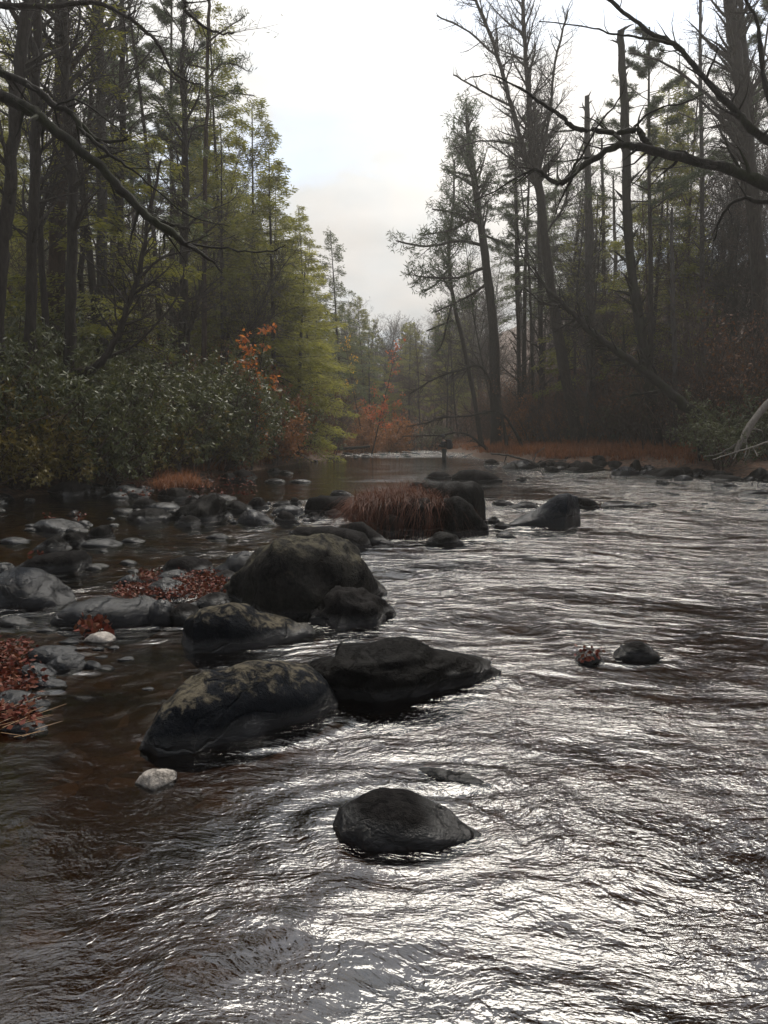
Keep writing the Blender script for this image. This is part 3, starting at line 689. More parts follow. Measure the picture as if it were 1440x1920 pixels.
def pine(seed, H=22, rb=0.16, c0=0.55, spread=3.4, nb=46, fol='pine', tuft=0.20, tufts=16, dead=22, name='pine_tree', bark='bark', clump=1.0, lopsided=None, needles=11):
    r = random.Random(seed); rg = np.random.default_rng(seed)
    root = empty(name); T = trunk_pts(H, r); tb = MB(); tb.tube(T, np.linspace(rb, 0.03, len(T)), 9); tb.build('trunk', M[bark], root, smooth=True)
    bb = MB(); fb = MB(); P = []; D = []
    for i in range(nb):
        t_ = c0 + (1 - c0) * ((i + r.random()) / nb); p = on(T, t_); s_ = (1 - t_) / (1 - c0)
        az = r.uniform(0, 2 * math.pi); l = spread * (0.15 + 0.85 * min(1, s_ * 1.3) ** 0.9) * r.uniform(0.45, 1.15)
        if lopsided is not None: l *= 1 + 0.6 * math.cos(az - lopsided)
        q = wander(p, npv(math.cos(az), math.sin(az), r.uniform(-0.05, 0.4)), l, 7, r, 0.09, 0.035)
        ra = np.linspace(max(0.014, rb * 0.22 * (0.3 + s_)), 0.006, 7); bb.tube(q, ra, 5)
        tips = [(q[-1], q[-1] - q[-2])]
        for j in range(tufts):
            t2 = r.uniform(0.3, 1.0); b_ = on(q, t2); fwd = q[-1] - q[0]; fwd = fwd / np.linalg.norm(fwd)
            dd = side_dir(fwd, r, 0.4, 1.0); dd[2] = dd[2] * 0.4 + 0.2; l2 = l * r.uniform(0.08, 0.26) * (1.3 - t2)
            e = b_ + dd * l2; bb.tube(np.array([b_, (b_ + e) / 2, e]), [0.009, 0.007, 0.005], 3); tips.append((e, dd)); 
            if r.random() < 0.6: tips.append(((b_ + e) / 2, dd))
        for e, dd in tips:
            m = needles; dd = dd / (np.linalg.norm(dd) + 1e-9)
            for cl in range(2):
                c_ = e - dd * 0.10 * cl + rg.normal(0, 0.05 * clump, 3)
                P.append(np.repeat(c_[None], m, 0)); D.append(dd * 0.55 + rg.normal(0, 0.62, (m, 3)))
    for i in range(dead):
        p = on(T, r.uniform(0.15, c0 + 0.1)); az = r.uniform(0, 6.28); l = r.uniform(0.4, 2.0)
        q = wander(p, npv(math.cos(az), math.sin(az), r.uniform(-0.3, 0.25)), l, 5, r, 0.1); ra = np.linspace(0.022, 0.006, 5); bb.tube(q, ra, 4); branchlets(bb, q, ra, r, 0, 1.8, 0.4)
    P = np.concatenate(P); D = np.concatenate(D); fb.leaves(P, D, rg.uniform(0.7, 1.2, len(P)) * tuft, tuft * 0.085 + 0.006, rg)
    bb.build('branches', M[bark], root); fb.build('foliage', M[fol], root); root['_H'] = H; return root

def bare_tree(seed, H=15, rb=0.10, fork=0.3, dens=2.6, level=2, name='bare_tree', bark='bark', leaves=None, nleaf=2, leafL=0.08, lean=0.05, ratio=0.36, wob=0.03, minr=0.0075, n0=1):
    r = random.Random(seed); rg = np.random.default_rng(seed)
    root = empty(name); tb = MB(); bb = MB(); tips = []
    for s_ in range(n0):
        p = npv(r.gauss(0, .15) * (n0 > 1), r.gauss(0, .15) * (n0 > 1), -0.5); T = wander(p, npv(r.gauss(0, lean), r.gauss(0, lean), 1), H * (1 if s_ == 0 else r.uniform(.6, .95)) + .5, 14, r, wob, 0.01)
        ra = np.linspace(rb, 0.012, 14); tb.tube(T, ra, 8); branchlets(bb, T, ra, r, level, dens, ratio, 0.13, 0.05, minr, tips, t0=fork)
    tb.build('trunk', M[bark], root, smooth=True); bb.build('branches', M[bark], root)
    if leaves:
        P = []; D = []
        for e, dd in tips:
            for j in range(nleaf): P.append(e + rg.normal(0, 0.10, 3)); D.append(rg.normal(0, 0.6, 3) + npv(0, 0, -0.5))
        fb = MB(); fb.leaves(P, D, rg.uniform(0.7, 1.3, len(P)) * leafL, leafL * 0.6, rg); fb.build('foliage', M[leaves], root)
    root['_H'] = H; return root

def leafy_shrub(seed, rad=1.5, hgt=2.6, n=5200, mat='rhodo', leafL=0.13, leafW=0.036, whorl=6, name='rhododendron_shrub', dr=0.35):
    r = random.Random(seed); rg = np.random.default_rng(seed); root = empty(name); bb = MB(); fb = MB(); ends = []
    for i in range(26):
        az = r.uniform(0, 6.28); k = r.uniform(0.2, 1.0)
        q = wander(npv(math.cos(az) * .25, math.sin(az) * .25, -0.2), npv(math.cos(az) * k, math.sin(az) * k, 1.0), hgt * r.uniform(0.6, 1.0), 8, r, 0.16, 0.02)
        ra = np.linspace(0.03, 0.006, 8); bb.tube(q, ra, 5); branchlets(bb, q, ra, r, 1, 2.2, 0.45, 0.2, 0.05, 0.004, ends, t0=0.3)
    ends = [e for e in ends]; r.shuffle(ends); m = n // whorl; P = []; D = []
    for i in range(m):
        e, dd = ends[i % len(ends)]; e = e + rg.normal(0, 0.10, 3); dd = dd / (np.linalg.norm(dd) + 1e-9)
        P.append(np.repeat(e[None], whorl, 0)); a = rg.normal(0, 1, (whorl, 3)); a /= np.linalg.norm(a, axis=1, keepdims=True); D.append(a + dd * 0.5 + npv(0, 0, -dr))
    P = np.concatenate(P); D = np.concatenate(D); fb.leaves(P, D, rg.uniform(0.7, 1.25, len(P)) * leafL, leafW, rg)
    bb.build('stems', M['twig'], root); fb.build('foliage', M[mat], root); root['_H'] = hgt; return root
def brush(seed, hgt=3.0, rad=0.9, stems=16, leaves=None, nl=2, leafL=0.06, name='bare_shrub', mat='twig', level=2, minr=0.0065):
    r = random.Random(seed); rg = np.random.default_rng(seed); root = empty(name); bb = MB(); tips = []
    for i in range(stems):
        az = r.uniform(0, 6.28); k = r.uniform(0.05, 0.55); s_ = rad * math.sqrt(r.random())
        q = wander(npv(math.cos(az) * s_, math.sin(az) * s_, -0.2), npv(math.cos(az) * k, math.sin(az) * k, 1.0), hgt * r.uniform(0.5, 1.0), 8, r, 0.10, 0.0)
        ra = np.linspace(r.uniform(0.012, 0.03), minr, 8); bb.tube(q, ra, 4); branchlets(bb, q, ra, r, level - 1, 5.0, 0.38, 0.15, 0.06, minr, tips, t0=0.15)
    bb.build('stems', M[mat], root)
    if leaves:
        P = []; D = []
        for e, dd in tips:
            for j in range(nl): P.append(e + rg.normal(0, 0.09, 3)); D.append(rg.normal(0, 0.6, 3) + npv(0, 0, -0.4))
        fb = MB(); fb.leaves(P, D, rg.uniform(0.6, 1.3, len(P)) * leafL, leafL * 0.55, rg); fb.build('foliage', M[leaves], root)
    root['_H'] = hgt; return root

class Proto:
    """first use places the tree itself, later uses place copies of it and its parts"""
    def __init__(s, root): s.root = root; s.ch = kids(root); s.used = False; s.H = root['_H']; del root['_H']
    def put(s, x, y, label, cat, group=None, scale=1.0, rz=None, z=None, tilt=(0, 0), name=None, sxy=None):
        o = s.root if not s.used else copy_tree(s.root, s.ch); s.used = True
        o.location = (x, y, (gz(x, y) if z is None else z) - 0.05); o.rotation_euler = (tilt[0], tilt[1], rnd.uniform(0, 6.28) if rz is None else rz)
        k = sxy or scale; o.scale = (k, k, scale)
        if name: o.name = name
        o['label'] = label; o['category'] = cat
        if group: o['group'] = group
        elif 'group' in o: del o['group']
        return o
def put_px(pr, px, Y, top_py, label, cat, group=None, sxy=None, **kw):
    """stand a tree at picture column px, distance Y, tall enough to reach row top_py"""
    b = at(px, 812, Y); z0 = gz(b.x, Y); top = at(px, top_py, Y).z; s_ = (top - z0) / pr.H
    return pr.put(b.x, Y, label, cat, group, scale=s_, sxy=sxy or s_, **kw)

HM = [Proto(hemlock(101)), Proto(hemlock(102, H=20, spread=3.2, nb=105, c0=0.18)), Proto(hemlock(103, H=14, spread=2.8, nb=80, c0=0.3, bare=0.15))]
HS = [Proto(hemlock(104, H=20, rb=0.13, c0=0.35, spread=2.4, nb=70, per=60, bare=0.25, fol='hemlock')), Proto(hemlock(105, H=22, rb=0.13, c0=0.45, spread=2.2, nb=64, per=60, bare=0.2, fol='pine_soft'))]
HB = Proto(hemlock(106, H=12, rb=0.15, c0=0.05, spread=3.3, nb=130, per=110, fol='hemlock_bright', leafL=0.17, name='yellow_green_hemlock'))
WP = [Proto(pine(201)), Proto(pine(202, H=24, c0=0.62, nb=38, spread=3.0)), Proto(pine(203, H=20, c0=0.5, nb=50, spread=2.6, fol='pine_soft', tuft=0.22))]
SP = Proto(hemlock(107, H=16, rb=0.16, c0=0.32, spread=2.6, nb=110, per=70, fol='pine_soft', leafL=0.2, name='spruce_tree'))
BT = [Proto(bare_tree(301)), Proto(bare_tree(302, H=17, rb=0.12, fork=0.4, dens=2.3)), Proto(bare_tree(303, H=12, rb=0.08, fork=0.25, dens=2.8, lean=0.1)), Proto(bare_tree(304, H=20, rb=0.14, fork=0.4, dens=2.2, ratio=0.3))]
BP = [Proto(bare_tree(305, H=13, rb=0.09, fork=0.3, dens=2.6, bark='twig')), Proto(bare_tree(306, H=9, rb=0.06, fork=0.2, dens=3.0, bark='twig', lean=0.15))]
RS = Proto(brush(505, hgt=2.8, stems=18, leaves='rust', nl=7, leafL=0.11, name='rust_shrub'))
RH = [Proto(leafy_shrub(401)), Proto(leafy_shrub(402, hgt=3.2, n=6500)), Proto(leafy_shrub(403, hgt=2.0, rad=1.8, n=5000))]
OL = [Proto(leafy_shrub(404, hgt=2.4, n=4200, mat='olive', leafL=0.10, leafW=0.035, name='leafy_shrub'))]
BR = [Proto(brush(501)), Proto(brush(502, hgt=4.2, stems=14)), Proto(brush(503, hgt=2.2, stems=20, rad=1.2)), Proto(brush(504, hgt=3.2, stems=16, leaves='brown_leaf', nl=2, leafL=0.07))]
MO = Proto(bare_tree(307, H=6, rb=0.05, fork=0.25, dens=1.7, leaves='orange', nleaf=8, leafL=0.19, name='orange_maple', lean=0.15))
MR = Proto(bare_tree(308, H=8, rb=0.06, fork=0.2, dens=1.5, leaves='red', nleaf=4, leafL=0.15, name='red_maple', lean=0.12))
MY = Proto(bare_tree(309, H=7, rb=0.05, fork=0.5, dens=1.3, leaves='yellow', nleaf=3, leafL=0.12, name='yellow_maple', lean=0.12))

# --- trees drawn one by one: trunk as a polyline of (px, py, width px) at distance Y
def line3(pl, Y):
    out_ = []; rad = []
    for p in pl:
        y = p[3] if len(p) > 3 else Y
        w = at(p[0], p[1], y); out_.append(np.array(w)); rad.append(p[2] / F * y / 2 * 0.84)
    return np.array(out_), np.array(rad)
def smooth_line(pts, rad, n=5, jit=0.0, r=rnd):
    P = []; Rr = []
    m = len(pts)
    for i in range(m - 1):
        p0 = pts[max(i - 1, 0)]; p1 = pts[i]; p2 = pts[i + 1]; p3 = pts[min(i + 2, m - 1)]
        for j in range(n):
            t_ = j / n
            P.append(0.5 * ((2 * p1) + (-p0 + p2) * t_ + (2 * p0 - 5 * p1 + 4 * p2 - p3) * t_ ** 2 + (-p0 + 3 * p1 - 3 * p2 + p3) * t_ ** 3))
            Rr.append(rad[i] * (1 - t_) + rad[i + 1] * t_)
    P.append(pts[-1]); Rr.append(rad[-1]); P = np.array(P); Rr = np.array(Rr)
    if jit:
        P[1:] += RG.normal(0, jit, (len(P) - 1, 3)); Rr = Rr * RG.uniform(0.92, 1.12, len(Rr))
    return P, Rr
def hand_tree(label, Y, trunk, limbs=(), bark='bark', name='tree', cat='tree', dens=1.3, level=2, fork=0.35, ratio=0.25, foliage=None, jit=0.02, seed=0, to_ground=True, minr=0.0065, trunk_br=True, group=None, leafn=3, leafL=0.08, extend=0, wob=0.14):
    r = random.Random(seed + 900); rg = np.random.default_rng(seed + 900)
    P, Rr = line3(trunk, Y)
    if to_ground:
        g_ = gz(P[0][0], P[0][1])
        if P[0][2] > g_ - 0.3: P = np.vstack([[P[0][0] - (P[1][0] - P[0][0]) * 0.15, P[0][1], g_ - 0.4], P]); Rr = np.concatenate([[Rr[0] * 1.25], Rr])
    if extend:   # carry on upward above the frame
        d = P[-1] - P[-2]; d = d / np.linalg.norm(d)
        P = np.vstack([P, P[-1] + d * extend * 0.5 + npv(0, 0, .2), P[-1] + d * extend + npv(.1, 0, .3)]); Rr = np.concatenate([Rr, [Rr[-1] * 0.7, Rr[-1] * 0.3]])
    P, Rr = smooth_line(P, Rr, 5, jit, r); org = P[0].copy(); org[2] = max(org[2], gz(org[0], org[1]) - 0.2) if to_ground else org[2]
    root = empty(name, tuple(org)); tag(root, label, cat, group)
    tb = MB(); tb.tube(P - org, Rr, 12); tb.build('trunk', M[bark], root, smooth=True)
    bb = MB(); tips = []
    if trunk_br: branchlets(bb, P - org, Rr, r, level, dens * 3.2, ratio * 1.25, wob, 0.05, minr, tips, t0=fork, lmax=0.12 * Y)
    for lb in limbs:
        dd_ = r.uniform(-0.035, 0.035) * Y; lb = [tuple(p[:3]) + ((p[3] if len(p) > 3 else Y) + dd_ * i_ / (len(lb) - 1),) for i_, p in enumerate(lb)]
        Q, q = line3(lb, Y); Q, q = smooth_line(Q, q, 5, jit * 0.7, r)
        m = MB(); m.tube(Q - org, q, 8); lo = m.build('limb', M[bark], root, smooth=True)
        tw = MB(); branchlets(tw, Q - org, q, r, level, dens * 4.0, min(0.5, ratio * 2.6), wob, 0.04, minr, tips, t0=0.1, lmax=0.075 * Y)
        if tw.lines: tw.build('twigs', M[bark], lo)
    if bb.lines: bb.build('branches', M[bark], root)
    if foliage and tips:
        P_ = []; D_ = []
        for e, dd in tips:
            for j in range(leafn): P_.append(e + rg.normal(0, 0.08, 3)); D_.append(rg.normal(0, 0.6, 3) + dd * 0.4)
        fb = MB(); fb.leaves(P_, D_, rg.uniform(0.7, 1.3, len(P_)) * leafL, leafL * (0.14 if foliage.startswith('pine') else 0.45), rg); fb.build('foliage', M[foliage], root)
    return root

# left bank, big trunks (px coordinates of the photograph)
hand_tree('leftmost dark trunk, slightly bowed, at the upper left edge', 17, [(-4, 640, 30), (4, 480, 27), (14, 400, 26), (28, 220, 24), (40, 90, 24), (55, -10, 22), (62, -150, 18)], seed=1, extend=4, fork=0.3, dens=0.9, ratio=0.14, bark='bark', name='oak_tree')
hand_tree('straight slender trunk just right of the leftmost bowed one', 18, [(55, 720, 24), (60, 500, 22), (66, 300, 20), (68, 100, 18), (70, -120, 15)], seed=2, extend=5, fork=0.3, dens=1.0, ratio=0.14, name='oak_tree')
hand_tree('thickest straight reddish brown trunk on the left bank', 23, [(104, 640, 38), (108, 450, 34), (114, 250, 31), (116, 60, 29), (118, -150, 24)], seed=3, extend=6, fork=0.5, dens=0.8, ratio=0.12, bark='bark_red', name='pine_tree')
hand_tree('dark trunk crossing in front of the thickest reddish one', 19, [(130, 700, 24), (134, 520, 22), (136, 350, 20), (125, 200, 18), (120, 60, 17), (116, -120, 14)], seed=4, extend=5, fork=0.3, dens=1.0, ratio=0.15, name='oak_tree')
hand_tree('straight grey trunk with thin dead twigs, fifth from the left', 24, [(192, 600, 22), (191, 400, 20), (189, 200, 18), (186, 0, 17), (184, -150, 14)], seed=5, extend=6, fork=0.4, dens=0.9, ratio=0.13, bark='bark_pale', name='pine_tree')
hand_tree('thin straight trunk between the grey one and the curved one', 25, [(222, 640, 13), (226, 400, 12), (229, 200, 11), (229, 20, 9)], seed=6, extend=4, fork=0.3, dens=1.0, ratio=0.15, name='pine_tree')
hand_tree('slim dark trunk in the gap behind the two crossing trunks', 27, [(152, 640, 12), (155, 430, 11), (170, 200, 9), (176, 20, 8)], seed=7, extend=4, fork=0.3, dens=0.9, ratio=0.15)
hand_tree('curved dark tree sweeping up from the rhododendrons', 19, [(130, 712, 15), (160, 700, 17), (195, 672, 16), (222, 625, 14), (240, 570, 12), (258, 520, 11), (270, 455, 9), (278, 415, 7), (300, 300, 5)],
          [[(195, 672, 8), (260, 640, 6), (330, 560, 4), (345, 500, 3)], [(256, 525, 7), (310, 480, 5), (380, 468, 3), (440, 440, 2)], [(240, 570, 6), (200, 520, 4), (140, 470, 3)]], seed=8, fork=0.4, dens=1.2, ratio=0.2)
hand_tree('stout trunk of a hemlock behind the shrubs, centre left', 27, [(342, 690, 20), (345, 500, 18), (347, 350, 15), (344, 200, 11)], seed=9, extend=3, fork=0.2, dens=1.1, ratio=0.16)
hand_tree('leaning thin double trunk right of the stout centre left one', 27, [(350, 660, 9), (362, 600, 8), (378, 540, 7), (385, 480, 5)], [[(362, 600, 5), (372, 560, 4), (372, 500, 3)]], seed=10, fork=0.3, dens=1.1)
tp = hand_tree('tall thin pine with dark green tufts high at the top left', 29, [(383, 690, 11), (384, 400, 10), (388, 200, 8), (390, 60, 7), (392, -60, 5)],
          [[(388, 150, 5), (420, 118, 3), (470, 135, 2)], [(388, 130, 5), (350, 118, 3), (318, 100, 2)], [(389, 80, 4), (430, 50, 3), (460, 30, 2)], [(386, 190, 4), (430, 175, 3), (478, 180, 2)]],
          seed=11, extend=3, fork=0.72, dens=1.2, ratio=0.22, foliage='pine', leafn=7, leafL=0.19, name='pine_tree', bark='bark_red')
hand_tree('thin bare tree leaning right above the orange maple', 30, [(432, 720, 6), (462, 640, 5), (485, 590, 4), (505, 540, 3), (545, 480, 2)], [[(470, 620, 3), (520, 590, 2), (560, 575, 1.5)]], seed=12, fork=0.3, dens=1.6, ratio=0.3)
hand_tree('thin arching sapling bending over the left shore rocks', 22, [(342, 900, 7), (330, 862, 6), (306, 822, 6), (270, 790, 5), (235, 776, 4), (140, 746, 3)], [[(318, 842, 3), (304, 822, 3), (306, 802, 2.4), (330, 785, 2), (352, 770, 1.4)]], seed=13, fork=0.5, dens=1.2, ratio=0.2, bark='bark_pale', name='leaning_sapling')
hand_tree('smaller forked sapling rising left of the arching one', 19, [(214, 905, 5), (190, 880, 4), (168, 850, 3), (145, 830, 2)], seed=14, fork=0.3, dens=1.2, level=1, bark='bark_pale', name='leaning_sapling')

# big dead bough reaching in from a tree that stands just left of the frame
hand_tree('gnarled dead boughs sweeping down across the upper left corner', 9.5,
          [(-640, 1000, 70), (-630, 700, 62), (-610, 400, 56), (-600, 100, 48), (-600, -200, 40), (-600, -700, 26)],
          [[(-602, 0, 36), (-306, 60, 30), (-150, 110, 27), (0, 180, 24), (55, 205, 24), (95, 238, 23), (150, 280, 21), (200, 325, 19), (245, 375, 18), (285, 412, 17), (320, 436, 17), (350, 458, 11), (385, 480, 7), (418, 512, 3)],
           [(-602, -60, 32), (-306, 20, 26), (-120, 70, 22), (0, 138, 15), (60, 162, 14), (105, 200, 14), (135, 214, 12), (180, 262, 9), (238, 262, 4)],
           [(135, 214, 10), (160, 250, 9), (205, 290, 7), (262, 330, 4), (350, 400, 3), (430, 425, 2)],
           [(285, 412, 8), (330, 425, 7), (352, 428, 4), (358, 436, 2)], [(350, 458, 5), (430, 468, 4), (500, 472, 3), (536, 458, 2)],
           [(105, 200, 5), (150, 190, 4), (230, 250, 3), (232, 262, 2)]],
          bark='bark_moss', seed=15, trunk_br=False, dens=0.6, level=1, ratio=0.22, jit=0.012, minr=0.003, name='dead_tree', extend=0)
hand_tree('overhanging pine bough arching along the top left edge', 11,
          [(-420, 960, 60), (-400, 600, 52), (-380, 200, 46), (-380, -400, 30)],
          [[(-380, 40, 22), (-150, 0, 16), (60, 14, 11), (170, 4, 9), (220, 22, 8), (262, 50, 8), (296, 82, 7), (330, 140, 5), (380, 160, 3)],
           [(-380, -60, 22), (-100, -80, 16), (150, -60, 12), (330, -10, 9), (350, 24, 7), (400, 60, 5), (440, 62, 3)]],
          bark='bark', seed=16, trunk_br=False, dens=1.0, level=1, ratio=0.17, jit=0.01, minr=0.0028, foliage='pine_soft', leafn=1, leafL=0.08, name='pine_tree')

# centre left
put_px(HB, 556, 37, 470, 'bright yellow green hemlock glowing in the centre of the left bank', 'tree', sxy=1.0)
put_px(HM[2], 512, 34, 300, 'spreading hemlock with an open crown against the sky, left of the gap', 'tree', sxy=1.05)
put_px(SP, 642, 60, 428, 'single spruce rising alone in the sky gap, centre', 'tree', sxy=0.95)
put_px(HM[0], 690, 66, 545, 'small evergreen leaning right of the lone spruce', 'tree', tilt=(0, 0.12), sxy=0.6)
put_px(MO, 466, 28, 622, 'small orange maple above the left shore', 'tree', sxy=0.9)
put_px(MR, 692, 50, 640, 'red maple at the far bend of the river', 'tree', sxy=1.0)
put_px(MY, 690, 54, 628, 'thin tree with a few yellow leaves above the red maple', 'tree', sxy=0.8)

put_px(HM[1], 436, 34, 30, 'tall hemlock whose feathery tip stands highest beside the sky gap, left', 'tree', sxy=1.0)
put_px(HM[0], 474, 37, 175, 'hemlock stepping down to the right of the tallest left one', 'tree', sxy=0.95)
put_px(HM[1], 590, 48, 390, 'slim evergreen between the spreading hemlock and the lone spruce', 'tree', sxy=0.9)

# right bank
hand_tree('tall dark pine leaning over the water at the left end of the right bank', 45,
          [(930, 800, 24), (925, 620, 22), (912, 500, 19), (898, 400, 16), (884, 300, 12), (874, 212, 5)],
          [[(905, 460, 8), (860, 452, 6), (800, 462, 5), (742, 452, 3)], [(900, 420, 7), (850, 400, 5), (810, 392, 3)], [(890, 350, 6), (860, 332, 4), (838, 318, 3)],
           [(912, 500, 8), (860, 520, 6), (800, 520, 4), (775, 515, 3)], [(915, 530, 7), (870, 560, 5), (815, 585, 3)], [(884, 300, 5), (868, 280, 4), (850, 262, 2)],
           [(902, 440, 6), (935, 452, 4), (955, 470, 2)], [(892, 360, 5), (905, 345, 4), (915, 350, 2)], [(896, 400, 5), (850, 430, 4), (792, 440, 3)], [(878, 250, 4), (890, 240, 3), (898, 238, 2)]],
          seed=31, fork=0.6, dens=0.9, level=1, ratio=0.15, foliage='pine', leafn=5, leafL=0.32, name='pine_tree', minr=0.006)
hand_tree('forked slim pine standing in front of the tall leaning one', 49,
          [(898, 800, 10), (872, 660, 9), (850, 560, 8), (842, 470, 7), (850, 380, 5), (852, 300, 3)],
          [[(850, 560, 5), (830, 640, 4), (818, 660, 3)], [(845, 500, 5), (815, 535, 4), (790, 545, 3)], [(850, 600, 6), (800, 620, 3)]],
          seed=32, fork=0.5, dens=0.9, level=1, ratio=0.13, foliage='pine', leafn=5, leafL=0.30, name='pine_tree', minr=0.006)
hand_tree('tall bare forked hardwood rising from the right bank brush', 37,
          [(1082, 820, 28), (1072, 760, 26), (1052, 660, 23), (1036, 560, 21), (1022, 450, 19), (1012, 360, 18), (1000, 290, 14), (992, 200, 11), (984, 90, 9), (980, -40, 7)],
          [[(1012, 360, 12), (990, 310, 11), (968, 230, 10), (945, 150, 9), (925, 80, 8), (900, 20, 7), (880, -40, 5)], [(1008, 340, 7), (1030, 220, 6), (1040, 120, 5), (1065, 20, 4)],
           [(960, 200, 5), (900, 170, 4), (850, 140, 3)], [(1000, 300, 6), (960, 270, 5), (900, 265, 3), (850, 280, 2)], [(935, 110, 5), (880, 60, 4), (820, 30, 3)], [(1022, 440, 6), (1060, 380, 5), (1085, 290, 4), (1120, 220, 3)]],
          seed=33, extend=4, fork=0.5, dens=1.1, level=2, ratio=0.15, name='bare_tree')
hand_tree('dark mossy snag with a broken top, right of the forked hardwood', 31,
          [(1232, 830, 26), (1222, 760, 24), (1205, 640, 21), (1188, 540, 20), (1178, 430, 19), (1174, 280, 18), (1168, 150, 16), (1163, 60, 14)], (), bark='bark_moss',
          seed=34, fork=0.3, dens=1.0, level=1, ratio=0.07, name='dead_snag')
hand_tree('trunk leaning far left from the right bank, base among the shrubs', 26,
          [(1318, 795, 24), (1290, 765, 22), (1240, 722, 19), (1180, 675, 17), (1130, 640, 15), (1085, 600, 13), (1058, 572, 10), (1030, 545, 7), (1000, 500, 4)],
          [[(1090, 604, 7), (1086, 585, 6), (1082, 560, 3)], [(1058, 572, 6), (1020, 570, 4), (985, 540, 3)], [(1030, 548, 4), (980, 480, 3), (970, 420, 2)]],
          bark='bark_moss', seed=35, fork=0.3, dens=1.3, level=2, ratio=0.17, name='leaning_tree')
hand_tree('massive mossy limb stretching left from the tree at the right edge', 12,
          [(1905, 1000, 64, 16), (1895, 700, 58, 16), (1880, 480, 52, 16), (1870, 300, 46, 16), (1850, 100, 38, 16), (1850, -200, 30, 16), (1840, -600, 20, 16)],
          [[(1876, 470, 38, 16), (1700, 430, 34, 14.5), (1540, 385, 29, 13), (1440, 348, 26), (1380, 322, 23), (1310, 303, 21), (1250, 290, 19), (1200, 276, 17), (1160, 274, 14), (1120, 292, 13), (1085, 318, 12), (1055, 342, 12), (1030, 335, 9), (1005, 318, 7), (975, 330, 4), (940, 350, 3), (900, 372, 2)],
           [(1222, 280, 13), (1208, 262, 14), (1196, 244, 13), (1160, 248, 12), (1100, 244, 11), (1072, 236, 10), (1050, 216, 9), (1010, 190, 7), (975, 165, 5), (920, 140, 3), (870, 150, 2)],
           [(1196, 244, 8), (1190, 238, 6), (1230, 205, 4), (1290, 190, 3), (1330, 170, 2)],
           [(1055, 342, 6), (1085, 300, 5), (1120, 240, 4), (1165, 180, 3), (1170, 150, 2)],
           [(1872, 330, 34, 16), (1680, 320, 27, 14.5), (1520, 300, 22, 13), (1420, 250, 17), (1385, 215, 15), (1345, 175, 12), (1300, 120, 11), (1262, 82, 11), (1220, 62, 9), (1180, 30, 8), (1130, -10, 7)],
           [(1262, 82, 7), (1200, 70, 5), (1150, 62, 4), (1100, 50, 3), (1010, 40, 2)],
           [(1520, 300, 16, 13), (1450, 210, 13), (1430, 120, 10), (1418, 40, 7), (1385, -20, 5)],
           [(1560, 390, 18, 13), (1440, 380, 10), (1390, 372, 8), (1355, 400, 6), (1340, 450, 3)]],
          bark='bark_moss', seed=36, trunk_br=False, dens=0.55, level=2, ratio=0.15, jit=0.012, minr=0.0026, name='mossy_tree', wob=0.2)
hand_tree('double trunk rising side by side at the upper right corner', 30,
          [(1432, 860, 34), (1428, 640, 32), (1420, 480, 30), (1408, 330, 27), (1392, 200, 25), (1380, 100, 24), (1368, 0, 22), (1360, -120, 18)],
          [[(1412, 380, 20), (1404, 220, 18), (1396, 100, 14), (1388, 0, 10), (1382, -80, 7)], [(1400, 250, 10), (1340, 190, 7), (1250, 120, 5), (1180, 100, 3)], [(1410, 420, 8), (1380, 300, 6), (1350, 260, 4)]],
          seed=37, extend=4, fork=0.35, dens=0.9, level=2, ratio=0.14, name='oak_tree')
for i, (px, b, tpy, w, Y, lab) in enumerate([(1100, 700, 180, 18, 38, 'grey straight trunk just right of the forked hardwood'), (1128, 700, 260, 9, 42, 'thin straight trunk in the gap left of the mossy snag'),
        (1258, 780, 390, 10, 30, 'short broken pole of a dead tree right of the mossy snag'), (1008, 700, 240, 10, 44, 'slender upright trunk left of the forked hardwood'),
        (1312, 700, -40, 9, 34, 'thin tall trunk rising to the top edge right of the mossy snag'), (966, 720, 270, 9, 45, 'slender trunk between the leaning pine and the forked hardwood'),
        (1150, 720, 330, 8, 47, 'slim pole standing behind the mossy snag'), (1215, 720, 480, 12, 44, 'grey trunk leaning behind the mossy snag')]):
    hand_tree(lab, Y, [(px + 8, b + 40, w * 1.2), (px + 4, (b + tpy) / 2, w), (px, tpy, w * 0.5)], seed=60 + i, fork=0.3, dens=1.0, level=1, ratio=0.09, bark='bark_pale' if i % 2 == 0 else 'bark', name='slender_tree')
# dead branches reaching over the water from the right bank
for i, (Y, pl) in enumerate([(42, [(905, 690, 6), (865, 694, 5), (826, 705, 4), (790, 725, 3), (768, 738, 2)]), (40, [(935, 772, 5), (880, 780, 4), (828, 783, 4), (800, 793, 3), (764, 800, 2)]), (43, [(870, 812, 4), (820, 816, 3), (754, 818, 2)])]):
    Q = [tuple(p) for p in pl]; top = Q[0]
    hand_tree(['highest dead branch reaching left over the pool', 'middle dead branch reaching left over the pool', 'lowest dead branch reaching left behind the angler'][i], Y,
              [(top[0] + 46, 846, 8), (top[0] + 34, (846 + top[1]) / 2 + 6, 7)] + Q, seed=80 + i, fork=0.35, dens=1.5, level=1, ratio=0.16, name='dead_sapling', jit=0.01)
